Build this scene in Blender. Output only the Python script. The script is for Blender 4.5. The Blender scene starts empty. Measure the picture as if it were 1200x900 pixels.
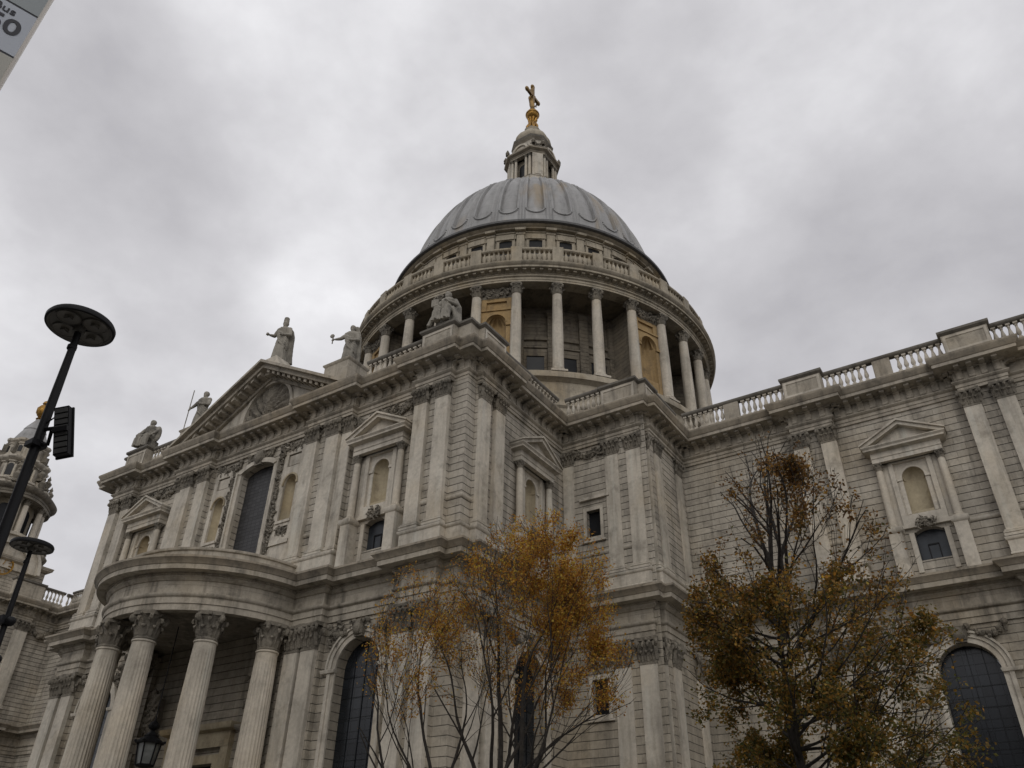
import bpy, bmesh, math, random
from mathutils import Vector, Matrix, noise
R_ = math.radians
SC = bpy.context.scene
COL = SC.collection
random.seed(7)

# ------------------------------------------------------------------ camera
YAW, PITCH, ROLL = R_(-33.90), R_(33.69), R_(-1.24)
fw = Vector((math.sin(YAW)*math.cos(PITCH), math.cos(YAW)*math.cos(PITCH), math.sin(PITCH)))
rt = Vector((math.cos(YAW), -math.sin(YAW), 0)); dn = fw.cross(rt)
r2 = math.cos(ROLL)*rt + math.sin(ROLL)*dn; d2 = -math.sin(ROLL)*rt + math.cos(ROLL)*dn
cam = bpy.data.cameras.new('camera'); camo = bpy.data.objects.new('camera', cam); COL.objects.link(camo)
camo.matrix_world = Matrix(((r2.x, -d2.x, -fw.x, 0), (r2.y, -d2.y, -fw.y, 0), (r2.z, -d2.z, -fw.z, 1.6), (0, 0, 0, 1)))
cam.sensor_width = 36; cam.lens = 36*935/1200; cam.clip_start = 0.05; cam.clip_end = 3000
SC.camera = camo

# ------------------------------------------------------------------ sky and sun
SUN_EL, SUN_AZ = R_(34), R_(150)          # azimuth clockwise from north: weak sun in the south-east, behind cloud
W = bpy.data.worlds.new('World'); SC.world = W; W.use_nodes = True
nt = W.node_tree; nt.nodes.clear()
def N(nt, t, **k):
    n = nt.nodes.new(t)
    for a, b in k.items(): setattr(n, a, b)
    return n
def ramp(nt, pts, fac, interp='LINEAR'):
    n = N(nt, 'ShaderNodeValToRGB'); cr = n.color_ramp; cr.interpolation = interp
    while len(cr.elements) < len(pts): cr.elements.new(0.5)
    for e, (p, c) in zip(cr.elements, pts):
        e.position = p; e.color = (c, c, c, 1) if isinstance(c, (int, float)) else (*c, 1)
    nt.links.new(fac, n.inputs[0]); return n
L = nt.links.new
out = N(nt, 'ShaderNodeOutputWorld'); sky = N(nt, 'ShaderNodeTexSky', sky_type='NISHITA', sun_disc=False)
sky.sun_elevation = SUN_EL; sky.sun_rotation = SUN_AZ
bg1 = N(nt, 'ShaderNodeBackground'); bg1.inputs[1].default_value = 0.07; L(sky.outputs[0], bg1.inputs[0])
tc = N(nt, 'ShaderNodeTexCoord'); sep = N(nt, 'ShaderNodeSeparateXYZ'); L(tc.outputs['Generated'], sep.inputs[0])
zz = N(nt, 'ShaderNodeMath', operation='MAXIMUM'); L(sep.outputs[2], zz.inputs[0]); zz.inputs[1].default_value = 0.0
za = N(nt, 'ShaderNodeMath', operation='ADD'); L(zz.outputs[0], za.inputs[0]); za.inputs[1].default_value = 0.35
dx = N(nt, 'ShaderNodeMath', operation='DIVIDE'); L(sep.outputs[0], dx.inputs[0]); L(za.outputs[0], dx.inputs[1])
dy = N(nt, 'ShaderNodeMath', operation='DIVIDE'); L(sep.outputs[1], dy.inputs[0]); L(za.outputs[0], dy.inputs[1])
cv = N(nt, 'ShaderNodeCombineXYZ'); L(dx.outputs[0], cv.inputs[0]); L(dy.outputs[0], cv.inputs[1])
def wnoise(scale, detail, rough, dist, off):
    mp = N(nt, 'ShaderNodeMapping'); mp.inputs['Scale'].default_value = (1, 1, 1.5); mp.inputs['Location'].default_value = off; L(tc.outputs['Generated'], mp.inputs[0])
    n = N(nt, 'ShaderNodeTexNoise'); n.inputs['Scale'].default_value = scale; n.inputs['Detail'].default_value = detail; n.inputs['Roughness'].default_value = rough; n.inputs['Distortion'].default_value = dist
    L(mp.outputs[0], n.inputs['Vector']); return n.outputs['Fac']
na, nb_ = wnoise(2.1, 6, .46, .2, (.3, .1, .7)), wnoise(7.5, 6, .55, .1, (1.7, .4, .2))
nab = N(nt, 'ShaderNodeMath', operation='MULTIPLY_ADD'); L(nb_, nab.inputs[0]); nab.inputs[1].default_value = .44; nab.inputs[2].default_value = -.22
nsum = N(nt, 'ShaderNodeMath', operation='ADD'); L(na, nsum.inputs[0]); L(nab.outputs[0], nsum.inputs[1])
# broad cloud masses at fixed places in the sky: (direction, tightness, strength)
def lobe(d, k, s):
    d = Vector(d).normalized()
    dp = N(nt, 'ShaderNodeVectorMath', operation='DOT_PRODUCT'); L(tc.outputs['Generated'], dp.inputs[0]); dp.inputs[1].default_value = d
    a = N(nt, 'ShaderNodeMath', operation='SUBTRACT'); L(dp.outputs['Value'], a.inputs[0]); a.inputs[1].default_value = 1
    b = N(nt, 'ShaderNodeMath', operation='MULTIPLY'); L(a.outputs[0], b.inputs[0]); b.inputs[1].default_value = k
    e = N(nt, 'ShaderNodeMath', operation='EXPONENT'); L(b.outputs[0], e.inputs[0])
    m = N(nt, 'ShaderNodeMath', operation='MULTIPLY'); L(e.outputs[0], m.inputs[0]); m.inputs[1].default_value = s
    return m.outputs[0]
acc = N(nt, 'ShaderNodeMath', operation='MULTIPLY_ADD'); L(nsum.outputs[0], acc.inputs[0]); acc.inputs[1].default_value = 1.05; acc.inputs[2].default_value = .0
cur = acc.outputs[0]
SKYL = (((-.64, .33, .69), 34, -.20), ((-.74, .34, .58), 60, -.12), ((-.62, .47, .63), 90, .16), ((-.82, .40, .40), 16, .20), ((-.60, .15, .79), 50, .06), ((-.33, .36, .87), 16, .10), ((.10, .68, .73), 7, -.15), ((.3, -.5, .85), 2.5, .30))
for d, k, s in SKYL:
    ad = N(nt, 'ShaderNodeMath', operation='ADD'); L(cur, ad.inputs[0]); L(lobe(d, k, s), ad.inputs[1]); cur = ad.outputs[0]
cr = ramp(nt, [(.15, (.33, .322, .345)), (.38, (.45, .442, .462)), (.55, (.54, .532, .552)), (.80, (.74, .735, .755)), (1, (1.0, 1.0, 1.02))], cur)
bg2 = N(nt, 'ShaderNodeBackground'); bg2.inputs[1].default_value = 1.0; L(cr.outputs[0], bg2.inputs[0])
mx = N(nt, 'ShaderNodeMixShader'); mx.inputs[0].default_value = .95; L(bg1.outputs[0], mx.inputs[1]); L(bg2.outputs[0], mx.inputs[2]); L(mx.outputs[0], out.inputs[0])
sl = bpy.data.lights.new('sun', 'SUN'); sl.energy = 0.5; sl.angle = R_(40); sl.color = (1, .96, .9)
so = bpy.data.objects.new('sun', sl); COL.objects.link(so); so.rotation_euler = (R_(90)-SUN_EL, 0, R_(180)-SUN_AZ)
so.location = (30, -30, 60)
SC.view_settings.view_transform = 'Standard'; SC.view_settings.look = 'None'; SC.view_settings.exposure = 0.25; SC.view_settings.gamma = 1

# ------------------------------------------------------------------ materials
def newmat(name, rough=.85, metal=0.0):
    m = bpy.data.materials.new(name); m.use_nodes = True; nt = m.node_tree
    b = nt.nodes['Principled BSDF']; b.inputs['Roughness'].default_value = rough; b.inputs['Metallic'].default_value = metal
    return m, nt, b
def stone(name, base, joint=None, stain=.5, stain_col=(.075, .066, .052), warm=.35, streak=.5, relief=0):
    m, nt, b = newmat(name, .9); L = nt.links.new
    g = N(nt, 'ShaderNodeNewGeometry'); pos = g.outputs['Position']
    def noise(scale, detail=4, vec=None, rough=.55):
        n = N(nt, 'ShaderNodeTexNoise'); n.inputs['Scale'].default_value = scale; n.inputs['Detail'].default_value = detail; n.inputs['Roughness'].default_value = rough
        L(vec or pos, n.inputs['Vector']); return n.outputs['Fac']
    def mix(a, c, f, mode='MIX'):
        x = N(nt, 'ShaderNodeMix', data_type='RGBA', blend_type=mode)
        for v, i in ((f, 0), (a, 6), (c, 7)):
            if hasattr(v, 'links'): L(v, x.inputs[i])
            else: x.inputs[i].default_value = v if i == 0 else (*v, 1)
        return x.outputs[2]
    tone = ramp(nt, [(.28, tuple(c*.74 for c in base)), (.5, base), (.74, tuple(min(c*1.2, 1) for c in base))], noise(.35, 5)).outputs[0]
    tone = mix(tone, (base[0]*.92, base[1]*.78, base[2]*.55), ramp(nt, [(.5, 0), (.72, warm)], noise(.22, 3, rough=.6)).outputs[0])
    grain = ramp(nt, [(.3, .84), (.7, 1.1)], noise(4.5, 5, rough=.7)).outputs[0]
    tone = mix(tone, grain, 1.0, 'MULTIPLY')
    hgt = noise(5 if relief else 9, 4, rough=.65)
    if joint:
        rowh, bw, mort, depth, var = joint
        s = N(nt, 'ShaderNodeSeparateXYZ'); L(pos, s.inputs[0])
        a = N(nt, 'ShaderNodeMath', operation='ADD'); L(s.outputs[0], a.inputs[0]); L(s.outputs[1], a.inputs[1])
        c = N(nt, 'ShaderNodeCombineXYZ'); L(a.outputs[0], c.inputs[0]); L(s.outputs[2], c.inputs[1])
        # slight waviness so that the joints are not ruler-straight
        wv = N(nt, 'ShaderNodeVectorMath', operation='MULTIPLY_ADD'); nn = N(nt, 'ShaderNodeTexNoise'); nn.inputs['Scale'].default_value = 1.3; L(pos, nn.inputs['Vector'])
        L(nn.outputs['Color'], wv.inputs[0]); wv.inputs[1].default_value = (.05, .02, 0); L(c.outputs[0], wv.inputs[2])
        br = N(nt, 'ShaderNodeTexBrick', offset=.5); L(wv.outputs[0], br.inputs['Vector'])
        br.inputs['Scale'].default_value = 1; br.inputs['Brick Width'].default_value = bw; br.inputs['Row Height'].default_value = rowh
        br.inputs['Mortar Size'].default_value = mort*.42; br.inputs['Mortar Smooth'].default_value = .3; br.inputs['Bias'].default_value = 0
        br.inputs['Color1'].default_value = (1-var, 1-var, 1-var, 1); br.inputs['Color2'].default_value = (1+var*.5, 1+var*.5, 1+var*.5, 1); br.inputs['Mortar'].default_value = (.55, .54, .52, 1)
        tone = mix(tone, br.outputs['Color'], 1.0, 'MULTIPLY')
        sw = N(nt, 'ShaderNodeSeparateXYZ'); L(wv.outputs[0], sw.inputs[0])
        dv = N(nt, 'ShaderNodeMath', operation='DIVIDE'); L(sw.outputs[1], dv.inputs[0]); dv.inputs[1].default_value = rowh
        frc = N(nt, 'ShaderNodeMath', operation='FRACT'); L(dv.outputs[0], frc.inputs[0])
        pg = N(nt, 'ShaderNodeMath', operation='PINGPONG'); L(frc.outputs[0], pg.inputs[0]); pg.inputs[1].default_value = .5
        gw_ = mort*1.25/rowh
        groove = ramp(nt, [(gw_*.45, 0), (gw_, 1)], pg.outputs[0]).outputs[0]
        gn = ramp(nt, [(.35, 0), (.68, .55)], noise(.9, 4)).outputs[0]
        gmx = N(nt, 'ShaderNodeMath', operation='MAXIMUM'); L(groove, gmx.inputs[0]); L(gn, gmx.inputs[1])
        gcol = ramp(nt, [(0, .48 if mort > .01 else .7), (1, 1.0)], gmx.outputs[0]).outputs[0]
        tone = mix(tone, gcol, 1.0, 'MULTIPLY')
    # soot and rain streaks: run down the stone
    mp = N(nt, 'ShaderNodeMapping'); mp.inputs['Scale'].default_value = (1.5, 1.5, .16); L(pos, mp.inputs['Vector'])
    st = ramp(nt, [(.50, 0), (.74, streak)], noise(1, 5, mp.outputs[0], .62)).outputs[0]
    tone = mix(tone, stain_col, st)
    mp2 = N(nt, 'ShaderNodeMapping'); mp2.inputs['Scale'].default_value = (2.1, 2.1, .12); mp2.inputs['Location'].default_value = (7, 3, 5); L(pos, mp2.inputs['Vector'])
    wash = ramp(nt, [(.54, 0), (.75, .42)], noise(1, 5, mp2.outputs[0], .6)).outputs[0]
    tone = mix(tone, tuple(min(.62, c*1.45) for c in base), wash)
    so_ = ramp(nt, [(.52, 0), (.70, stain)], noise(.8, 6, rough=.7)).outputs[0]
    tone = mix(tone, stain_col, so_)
    L(tone, b.inputs['Base Color'])
    bp = N(nt, 'ShaderNodeBump'); bp.inputs['Strength'].default_value = .8 if relief else .35; bp.inputs['Distance'].default_value = relief or .03; L(hgt, bp.inputs['Height'])
    if joint:
        b2 = N(nt, 'ShaderNodeBump', invert=True); b2.inputs['Strength'].default_value = 1; b2.inputs['Distance'].default_value = depth
        b2.inputs['Distance'].default_value = depth*.5; L(br.outputs['Fac'], b2.inputs['Height']); L(bp.outputs[0], b2.inputs['Normal'])
        b3 = N(nt, 'ShaderNodeBump'); b3.inputs['Strength'].default_value = 1; b3.inputs['Distance'].default_value = depth; L(groove, b3.inputs['Height']); L(b2.outputs[0], b3.inputs['Normal']); L(b3.outputs[0], b.inputs['Normal'])
    else: L(bp.outputs[0], b.inputs['Normal'])
    return m
def plain(name, col, rough=.6, metal=0.0, var=.25, scale=3.0, bump=0.0, spec=None):
    m, nt, b = newmat(name, rough, metal); L = nt.links.new
    g = N(nt, 'ShaderNodeNewGeometry'); n = N(nt, 'ShaderNodeTexNoise'); n.inputs['Scale'].default_value = scale; n.inputs['Detail'].default_value = 5; L(g.outputs['Position'], n.inputs['Vector'])
    r = ramp(nt, [(.3, tuple(c*(1-var) for c in col)), (.7, tuple(c*(1+var) for c in col))], n.outputs['Fac']); L(r.outputs[0], b.inputs['Base Color'])
    if bump:
        bp = N(nt, 'ShaderNodeBump'); bp.inputs['Distance'].default_value = bump; L(n.outputs['Fac'], bp.inputs['Height']); L(bp.outputs[0], b.inputs['Normal'])
    if spec is not None: b.inputs['Specular IOR Level'].default_value = spec
    return m
M = {}
PALE = (.50, .455, .38)
M['stone'] = stone('portland_stone', PALE, None, .45, streak=.55)
M['ashlar'] = stone('ashlar_rusticated', (.40, .362, .30), (.45, 1.15, .022, .06, .15), .5, streak=.65)
M['ashlar_small'] = stone('ashlar_plain', (.36, .32, .255), (.45, 1.05, .018, .04, .12), .45)
M['cornice'] = stone('cornice_stone', (.385, .345, .28), (1.5, 1.45, .006, .006, .10), .6, streak=.8)
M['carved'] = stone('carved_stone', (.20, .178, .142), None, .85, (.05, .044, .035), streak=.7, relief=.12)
M['crown'] = stone('crown_stone', (.31, .27, .21), (3, 1.45, .006, .006, .10), .6, (.055, .05, .043), streak=.65)
M['soot'] = stone('sooty_stone', (.15, .137, .115), None, .7, (.05, .045, .04), streak=.6)
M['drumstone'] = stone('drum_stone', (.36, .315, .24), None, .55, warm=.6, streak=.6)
M['drumshade'] = stone('drum_wall_stone', (.20, .172, .13), (.45, 1.0, .012, .03, .12), .75, (.045, .04, .033), .5, .7)  # base darkened to put shade behind drum and lantern columns; stains are weathering
M['column'] = stone('column_stone', (.50, .45, .37), None, .3, streak=.45)
M['ochre'] = stone('ochre_stone', (.34, .235, .11), None, .6, (.11, .08, .05), .5, .55)
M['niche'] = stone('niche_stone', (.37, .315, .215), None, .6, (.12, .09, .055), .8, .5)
M['statue'] = stone('statue_stone', (.27, .25, .21), None, .85, (.05, .046, .04), .2, .75)
def leadmat():
    m, nt, b = newmat('lead_sheet', .5); L = nt.links.new
    g = N(nt, 'ShaderNodeNewGeometry'); mp = N(nt, 'ShaderNodeMapping'); mp.inputs['Scale'].default_value = (1.1, 1.1, .10); L(g.outputs['Position'], mp.inputs[0])
    n = N(nt, 'ShaderNodeTexNoise'); n.inputs['Scale'].default_value = 1; n.inputs['Detail'].default_value = 6; n.inputs['Roughness'].default_value = .65; L(mp.outputs[0], n.inputs['Vector'])
    r = ramp(nt, [(.28, (.15, .148, .143)), (.46, (.245, .241, .233)), (.62, (.285, .281, .273)), (.8, (.36, .355, .345))], n.outputs['Fac'])
    n2 = N(nt, 'ShaderNodeTexNoise'); n2.inputs['Scale'].default_value = .33; n2.inputs['Detail'].default_value = 3; L(mp.outputs[0], n2.inputs['Vector'])
    x = N(nt, 'ShaderNodeMix', data_type='RGBA'); L(ramp(nt, [(.56, 0), (.70, .7)], n2.outputs['Fac']).outputs[0], x.inputs[0]); L(r.outputs[0], x.inputs[6]); x.inputs[7].default_value = (.26, .19, .10, 1)
    sz = N(nt, 'ShaderNodeSeparateXYZ'); L(g.outputs['Position'], sz.inputs[0]); dz = N(nt, 'ShaderNodeMath', operation='DIVIDE'); L(sz.outputs[2], dz.inputs[0]); dz.inputs[1].default_value = 1.45
    fz = N(nt, 'ShaderNodeMath', operation='FRACT'); L(dz.outputs[0], fz.inputs[0]); sm_ = ramp(nt, [(0, .62), (.05, 1)], fz.outputs[0])
    y = N(nt, 'ShaderNodeMix', data_type='RGBA', blend_type='MULTIPLY'); y.inputs[0].default_value = 1; L(x.outputs[2], y.inputs[6]); L(sm_.outputs[0], y.inputs[7])
    L(y.outputs[2], b.inputs['Base Color']); b.inputs['Metallic'].default_value = .15
    bp = N(nt, 'ShaderNodeBump'); bp.inputs['Distance'].default_value = .05; L(n.outputs['Fac'], bp.inputs['Height']); L(bp.outputs[0], b.inputs['Normal'])
    return m
M['lead'] = leadmat()
M['darklead'] = plain('dark_lead', (.07, .068, .066), .6)
M['gold'] = plain('gilding', (.30, .165, .035), .45, .75, .55, 4)
M['bronze'] = plain('weathered_gilding', (.20, .125, .045), .45, .65, .5, 3)
M['glass'] = plain('dark_glass', (.012, .013, .015), .35, 0, .3, 1.2, spec=.2)
M['leaded'] = None
def gridmat(name, col, line, w, h, mort, rough=.35):
    m, nt, b = newmat(name, rough); L = nt.links.new
    g = N(nt, 'ShaderNodeNewGeometry'); s = N(nt, 'ShaderNodeSeparateXYZ'); L(g.outputs['Position'], s.inputs[0])
    a = N(nt, 'ShaderNodeMath', operation='ADD'); L(s.outputs[0], a.inputs[0]); L(s.outputs[1], a.inputs[1])
    c = N(nt, 'ShaderNodeCombineXYZ'); L(a.outputs[0], c.inputs[0]); L(s.outputs[2], c.inputs[1])
    br = N(nt, 'ShaderNodeTexBrick', offset=0); L(c.outputs[0], br.inputs['Vector']); br.inputs['Scale'].default_value = 1
    br.inputs['Brick Width'].default_value = w; br.inputs['Row Height'].default_value = h; br.inputs['Mortar Size'].default_value = mort
    br.inputs['Color1'].default_value = (*[k*.75 for k in col], 1); br.inputs['Color2'].default_value = (*[k*1.25 for k in col], 1); br.inputs['Mortar'].default_value = (*line, 1)
    L(br.outputs['Color'], b.inputs['Base Color'])
    bp = N(nt, 'ShaderNodeBump'); bp.inputs['Distance'].default_value = .02; L(br.outputs['Fac'], bp.inputs['Height']); L(bp.outputs[0], b.inputs['Normal'])
    return m
M['leaded'] = gridmat('leaded_glass', (.036, .035, .036), (.015, .015, .015), .42, .26, .022, .55)
M['pane'] = plain('small_window_glass', (.028, .033, .039), .3, 0, .35, 1.4, spec=.35)
M['bigpane'] = gridmat('nave_window_glass', (.013, .0155, .019), (.0105, .012, .014), .5, .55, .016, .22)
M['black'] = plain('black_paint', (.006, .006, .007), .55, 0, .2, spec=.25)
M['iron'] = plain('dark_iron', (.010, .010, .011), .6, 0, .3, spec=.25)
M['lampface'] = plain('lamp_underside', (.085, .08, .07), .5, 0, .2)
M['lamplens'] = plain('lamp_lens', (.10, .092, .076), .35, 0, .3, 8)
M['floodglass'] = plain('floodlight_louvre', (.06, .06, .058), .45, 0, .3, 5)
M['bark'] = plain('bark', (.030, .025, .020), .9, 0, .4, 8, .02)
M['lanternglass'] = plain('lantern_glass', (.22, .23, .22), .2, 0, .25, 3)
M['asphalt'] = plain('asphalt', (.05, .05, .052), .9, 0, .25, 2)
M['office'] = plain('office_brick', (.09, .075, .065), .85, 0, .2, 1.5)
M['paving'] = stone('paving_stone', (.24, .23, .21), (.6, .9, .01, .01, .12), .3)
M['signwhite'] = plain('sign_enamel', (.62, .66, .72), .3, 0, .06, 2)
M['signgrey'] = plain('sign_blank_tile', (.40, .44, .44), .35, 0, .1, 2)
M['signcream'] = plain('sign_edge_trim', (.80, .74, .66), .4, 0, .1, 3)
M['signlower'] = plain('sign_lower_tile', (.60, .58, .50), .35, 0, .1, 3)
M['ink'] = plain('sign_lettering', (.03, .03, .04), .5, 0, .05)
def leafmat():
    m, nt, b = newmat('autumn_leaves', .6); L = nt.links.new
    a = N(nt, 'ShaderNodeAttribute', attribute_name='leaf_colour'); L(a.outputs['Color'], b.inputs['Base Color'])
    tr = N(nt, 'ShaderNodeBsdfTranslucent'); L(a.outputs['Color'], tr.inputs[0]); x = N(nt, 'ShaderNodeMixShader'); x.inputs[0].default_value = .5
    L(b.outputs[0], x.inputs[1]); L(tr.outputs[0], x.inputs[2]); L(x.outputs[0], nt.nodes['Material Output'].inputs[0]); return m
M['leaf'] = leafmat()

# ------------------------------------------------------------------ mesh collector
class MB:
    def __init__(s): s.v = []; s.f = []
    def add(s, vs, fs):
        o = len(s.v); s.v += [tuple(v) for v in vs]; s.f += [tuple(i+o for i in f) for f in fs]; return s
    def box(s, x0, x1, y0, y1, z0, z1):
        return s.add([(x0,y0,z0),(x1,y0,z0),(x1,y1,z0),(x0,y1,z0),(x0,y0,z1),(x1,y0,z1),(x1,y1,z1),(x0,y1,z1)],
                     [(0,3,2,1),(4,5,6,7),(0,1,5,4),(1,2,6,5),(2,3,7,6),(3,0,4,7)])
    def lathe(s, prof, n=32, c=(0,0), a0=0.0, a1=None, mod=None):
        full = a1 is None; a1 = a0+2*math.pi if full else a1
        m = n if full else n+1; vs = []
        for i in range(m):
            a = a0+(a1-a0)*i/n
            for r, z in prof:
                if mod: r = mod(a, r, z)
                vs.append((c[0]+r*math.cos(a), c[1]+r*math.sin(a), z))
        k = len(prof); fs = []
        for i in range(n):
            j = (i+1) % m
            for q in range(k-1): fs.append((i*k+q, j*k+q, j*k+q+1, i*k+q+1))
        return s.add(vs, fs)
    def tube(s, pts, rads, n=6, cap=True):
        pts = [Vector(p) for p in pts]; vs = []; fs = []
        up = Vector((.13, .31, .94))
        for i, p in enumerate(pts):
            d = (pts[min(i+1, len(pts)-1)]-pts[max(i-1, 0)]).normalized()
            a = d.cross(up)
            if a.length < 1e-3: a = d.cross(Vector((1, 0, 0)))
            a.normalize(); b = d.cross(a)
            r = rads[i] if isinstance(rads, (list, tuple)) else rads
            for k in range(n):
                t = 2*math.pi*k/n; vs.append(p+r*(math.cos(t)*a+math.sin(t)*b))
        for i in range(len(pts)-1):
            for k in range(n):
                k2 = (k+1) % n; fs.append((i*n+k, i*n+k2, (i+1)*n+k2, (i+1)*n+k))
        if cap: fs.append(tuple(range(n-1, -1, -1))); fs.append(tuple((len(pts)-1)*n+k for k in range(n)))
        return s.add(vs, fs)
    def ball(s, c, r, n=10, m=7, sc=(1,1,1), jit=0.0):
        vs = []; fs = []
        for i in range(m+1):
            ph = math.pi*i/m
            for k in range(n):
                t = 2*math.pi*k/n; q = 1+random.uniform(-jit, jit)
                vs.append((c[0]+r*sc[0]*math.sin(ph)*math.cos(t)*q, c[1]+r*sc[1]*math.sin(ph)*math.sin(t)*q, c[2]+r*sc[2]*math.cos(ph)*q))
        for i in range(m):
            for k in range(n):
                k2 = (k+1) % n; fs.append((i*n+k, (i+1)*n+k, (i+1)*n+k2, i*n+k2))
        return s.add(vs, fs)
    def prism(s, poly, fr, w0, w1):          # polygon in (u,v), extruded from w0 to w1 in frame fr
        n = len(poly); vs = [fr(u, v, w0) for u, v in poly]+[fr(u, v, w1) for u, v in poly]
        fs = [tuple(range(n)), tuple(range(2*n-1, n-1, -1))]+[(i, (i+1) % n, n+(i+1) % n, n+i) for i in range(n)]
        return s.add(vs, fs)
    def sweep(s, prof, path, closed=False, caps=True):   # profile of (out, z) along a plan path; outward is to the right of travel
        P = [Vector(p) for p in path]; n = len(P); vs = []
        for i in range(n):
            d1 = (P[i]-P[i-1]).normalized() if (i > 0 or closed) else None
            d2 = (P[(i+1) % n]-P[i]).normalized() if (i < n-1 or closed) else None
            d1 = d1 or d2; d2 = d2 or d1
            a = Vector((d1.y, -d1.x)); b = Vector((d2.y, -d2.x)); m = (a+b)/(1+a.dot(b))
            for o, z in prof: vs.append((P[i].x+m.x*o, P[i].y+m.y*o, z))
        k = len(prof); fs = []
        for i in range(n if closed else n-1):
            j = (i+1) % n
            for q in range(k-1): fs.append((i*k+q, j*k+q, j*k+q+1, i*k+q+1))
        if caps and not closed: fs.append(tuple(range(k-1, -1, -1))); fs.append(tuple((n-1)*k+q for q in range(k)))
        return s.add(vs, fs)
    def sheet(s, fr, outline, holes, depth):  # flat wall with holes; reveals go in by depth
        bm = bmesh.new(); loops = [outline]+holes; es = []
        for lp in loops:
            vs = [bm.verts.new((u, v, 0)) for u, v in lp]
            for i in range(len(vs)): es.append(bm.edges.new((vs[i], vs[(i+1) % len(vs)])))
        bmesh.ops.triangle_fill(bm, use_beauty=True, edges=es, normal=(0, 0, 1))
        bm.verts.index_update()
        s.add([fr(v.co.x, v.co.y, 0) for v in bm.verts], [tuple(v.index for v in f.verts) for f in bm.faces]); bm.free()
        for lp in holes:
            n = len(lp); s.add([fr(u, v, 0) for u, v in lp]+[fr(u, v, depth) for u, v in lp], [(i, (i+1) % n, n+(i+1) % n, n+i) for i in range(n)])
        return s
    def mesh(s, name, mat, smooth=True):
        me = bpy.data.meshes.new(name); me.from_pydata(s.v, [], s.f)
        bm = bmesh.new(); bm.from_mesh(me); bmesh.ops.recalc_face_normals(bm, faces=bm.faces); bm.to_mesh(me); bm.free()
        me.materials.append(mat)
        if smooth:
            me.shade_smooth(); me.set_sharp_from_angle(angle=R_(38))
        return me
WM = {}
def link(name, data, parent=None, loc=(0, 0, 0), rz=0.0):
    o = bpy.data.objects.new(name, data); COL.objects.link(o)
    w = Matrix.Translation(loc) @ Matrix.Rotation(rz, 4, 'Z')
    WM[o] = w
    if parent: o.parent = parent; o.matrix_basis = WM[parent].inverted() @ w
    else: o.matrix_basis = w
    return o
def part(name, mb, mat, parent=None, loc=(0, 0, 0), rz=0.0, smooth=True):
    return link(name, mb.mesh(name, M[mat] if isinstance(mat, str) else mat, smooth), parent, loc, rz)
def tag(o, label=None, cat=None, group=None, kind=None):
    for k, v in (('label', label), ('category', cat), ('group', group), ('kind', kind)):
        if v: o[k] = v
    return o
def empty(name, loc, rz=0.0):
    return link(name, None, None, loc, rz)
def south(y0): return lambda u, v, w: (u, y0+w, v)
def east(x0): return lambda u, v, w: (x0-w, u, v)
def arch(cx, w, z0, zs, n=14, rise=None):      # arched opening: half circle, or a flat segment when rise is given
    h = w/2; pts = [(cx-h, z0), (cx+h, z0)]
    if rise is None: return pts+[(cx+h*math.cos(math.pi*i/n), zs+h*math.sin(math.pi*i/n)) for i in range(n+1)]
    Rr = (h*h+rise*rise)/(2*rise); a = math.asin(h/Rr)
    return pts+[(cx+Rr*math.sin(a-2*a*i/n), zs-(Rr-rise)+Rr*math.cos(a-2*a*i/n)) for i in range(n+1)]
def rect(x0, x1, z0, z1): return [(x0, z0), (x1, z0), (x1, z1), (x0, z1)]
def arch_band(mb, fr, cx, r0, r1, zs, w0, w1, n=20, a0=0.0, a1=math.pi):   # archivolt ring of square section
    vs = []; fs = []
    for i in range(n+1):
        a = a0+(a1-a0)*i/n
        for r, w in ((r0, w0), (r0, w1), (r1, w1), (r1, w0)): vs.append(fr(cx+r*math.cos(a), zs+r*math.sin(a), w))
    for i in range(n):
        for q in range(4): fs.append((i*4+q, i*4+(q+1) % 4, i*4+4+(q+1) % 4, i*4+4+q))
    fs += [(0, 1, 2, 3), (n*4, n*4+1, n*4+2, n*4+3)]
    mb.add(vs, fs)
def niche_shell(mb, fr, cx, w, z0, zs, n=16, m=7, shell=0.0):     # half-cylinder with quarter-sphere head
    r = w/2; vs = []; fs = []; rows = [z0+(zs-z0)*i/3 for i in range(4)]
    for z in rows:
        for i in range(n+1): a = math.pi*i/n; vs.append(fr(cx+r*math.cos(a), z, r*math.sin(a)*.85))
    for j in range(1, m+1):
        ph = math.pi/2*j/m
        for i in range(n+1):
            a = math.pi*i/n; rr = r*math.cos(ph)*(1+shell*math.cos(a*10))
            vs.append(fr(cx+rr*math.cos(a), zs+r*math.sin(ph)*1.0, rr*math.sin(a)*.85))
    for j in range(len(rows)+m-1):
        for i in range(n): fs.append((j*(n+1)+i, j*(n+1)+i+1, (j+1)*(n+1)+i+1, (j+1)*(n+1)+i))
    mb.add(vs, fs)
def leaf(mb, p, o, h, w, thick=.5):            # acanthus leaf: strip that rises from p and curls out along o
    o = Vector(o); t = Vector((-o.y, o.x, 0)); p = Vector(p); vs = []; fs = []
    prof = [(.02, 0, .8), (.22, .30, 1.0), (.34, .62, .95), (.62, .92, .85), (.92, 1.0, .65), (1.0, .84, .4), (.86, .74, .2)]
    for a, z, ww in prof:
        for k, b in ((-.5, -.14), (0, .14), (.5, -.14)): vs.append(p+o*((a+b)*h*thick)+t*(k*w*ww)+Vector((0, 0, z*h)))
    for i in range(len(prof)-1):
        for k in range(2): fs.append((i*3+k, i*3+k+1, i*3+k+4, i*3+k+3))
    mb.add(vs, fs)
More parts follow.
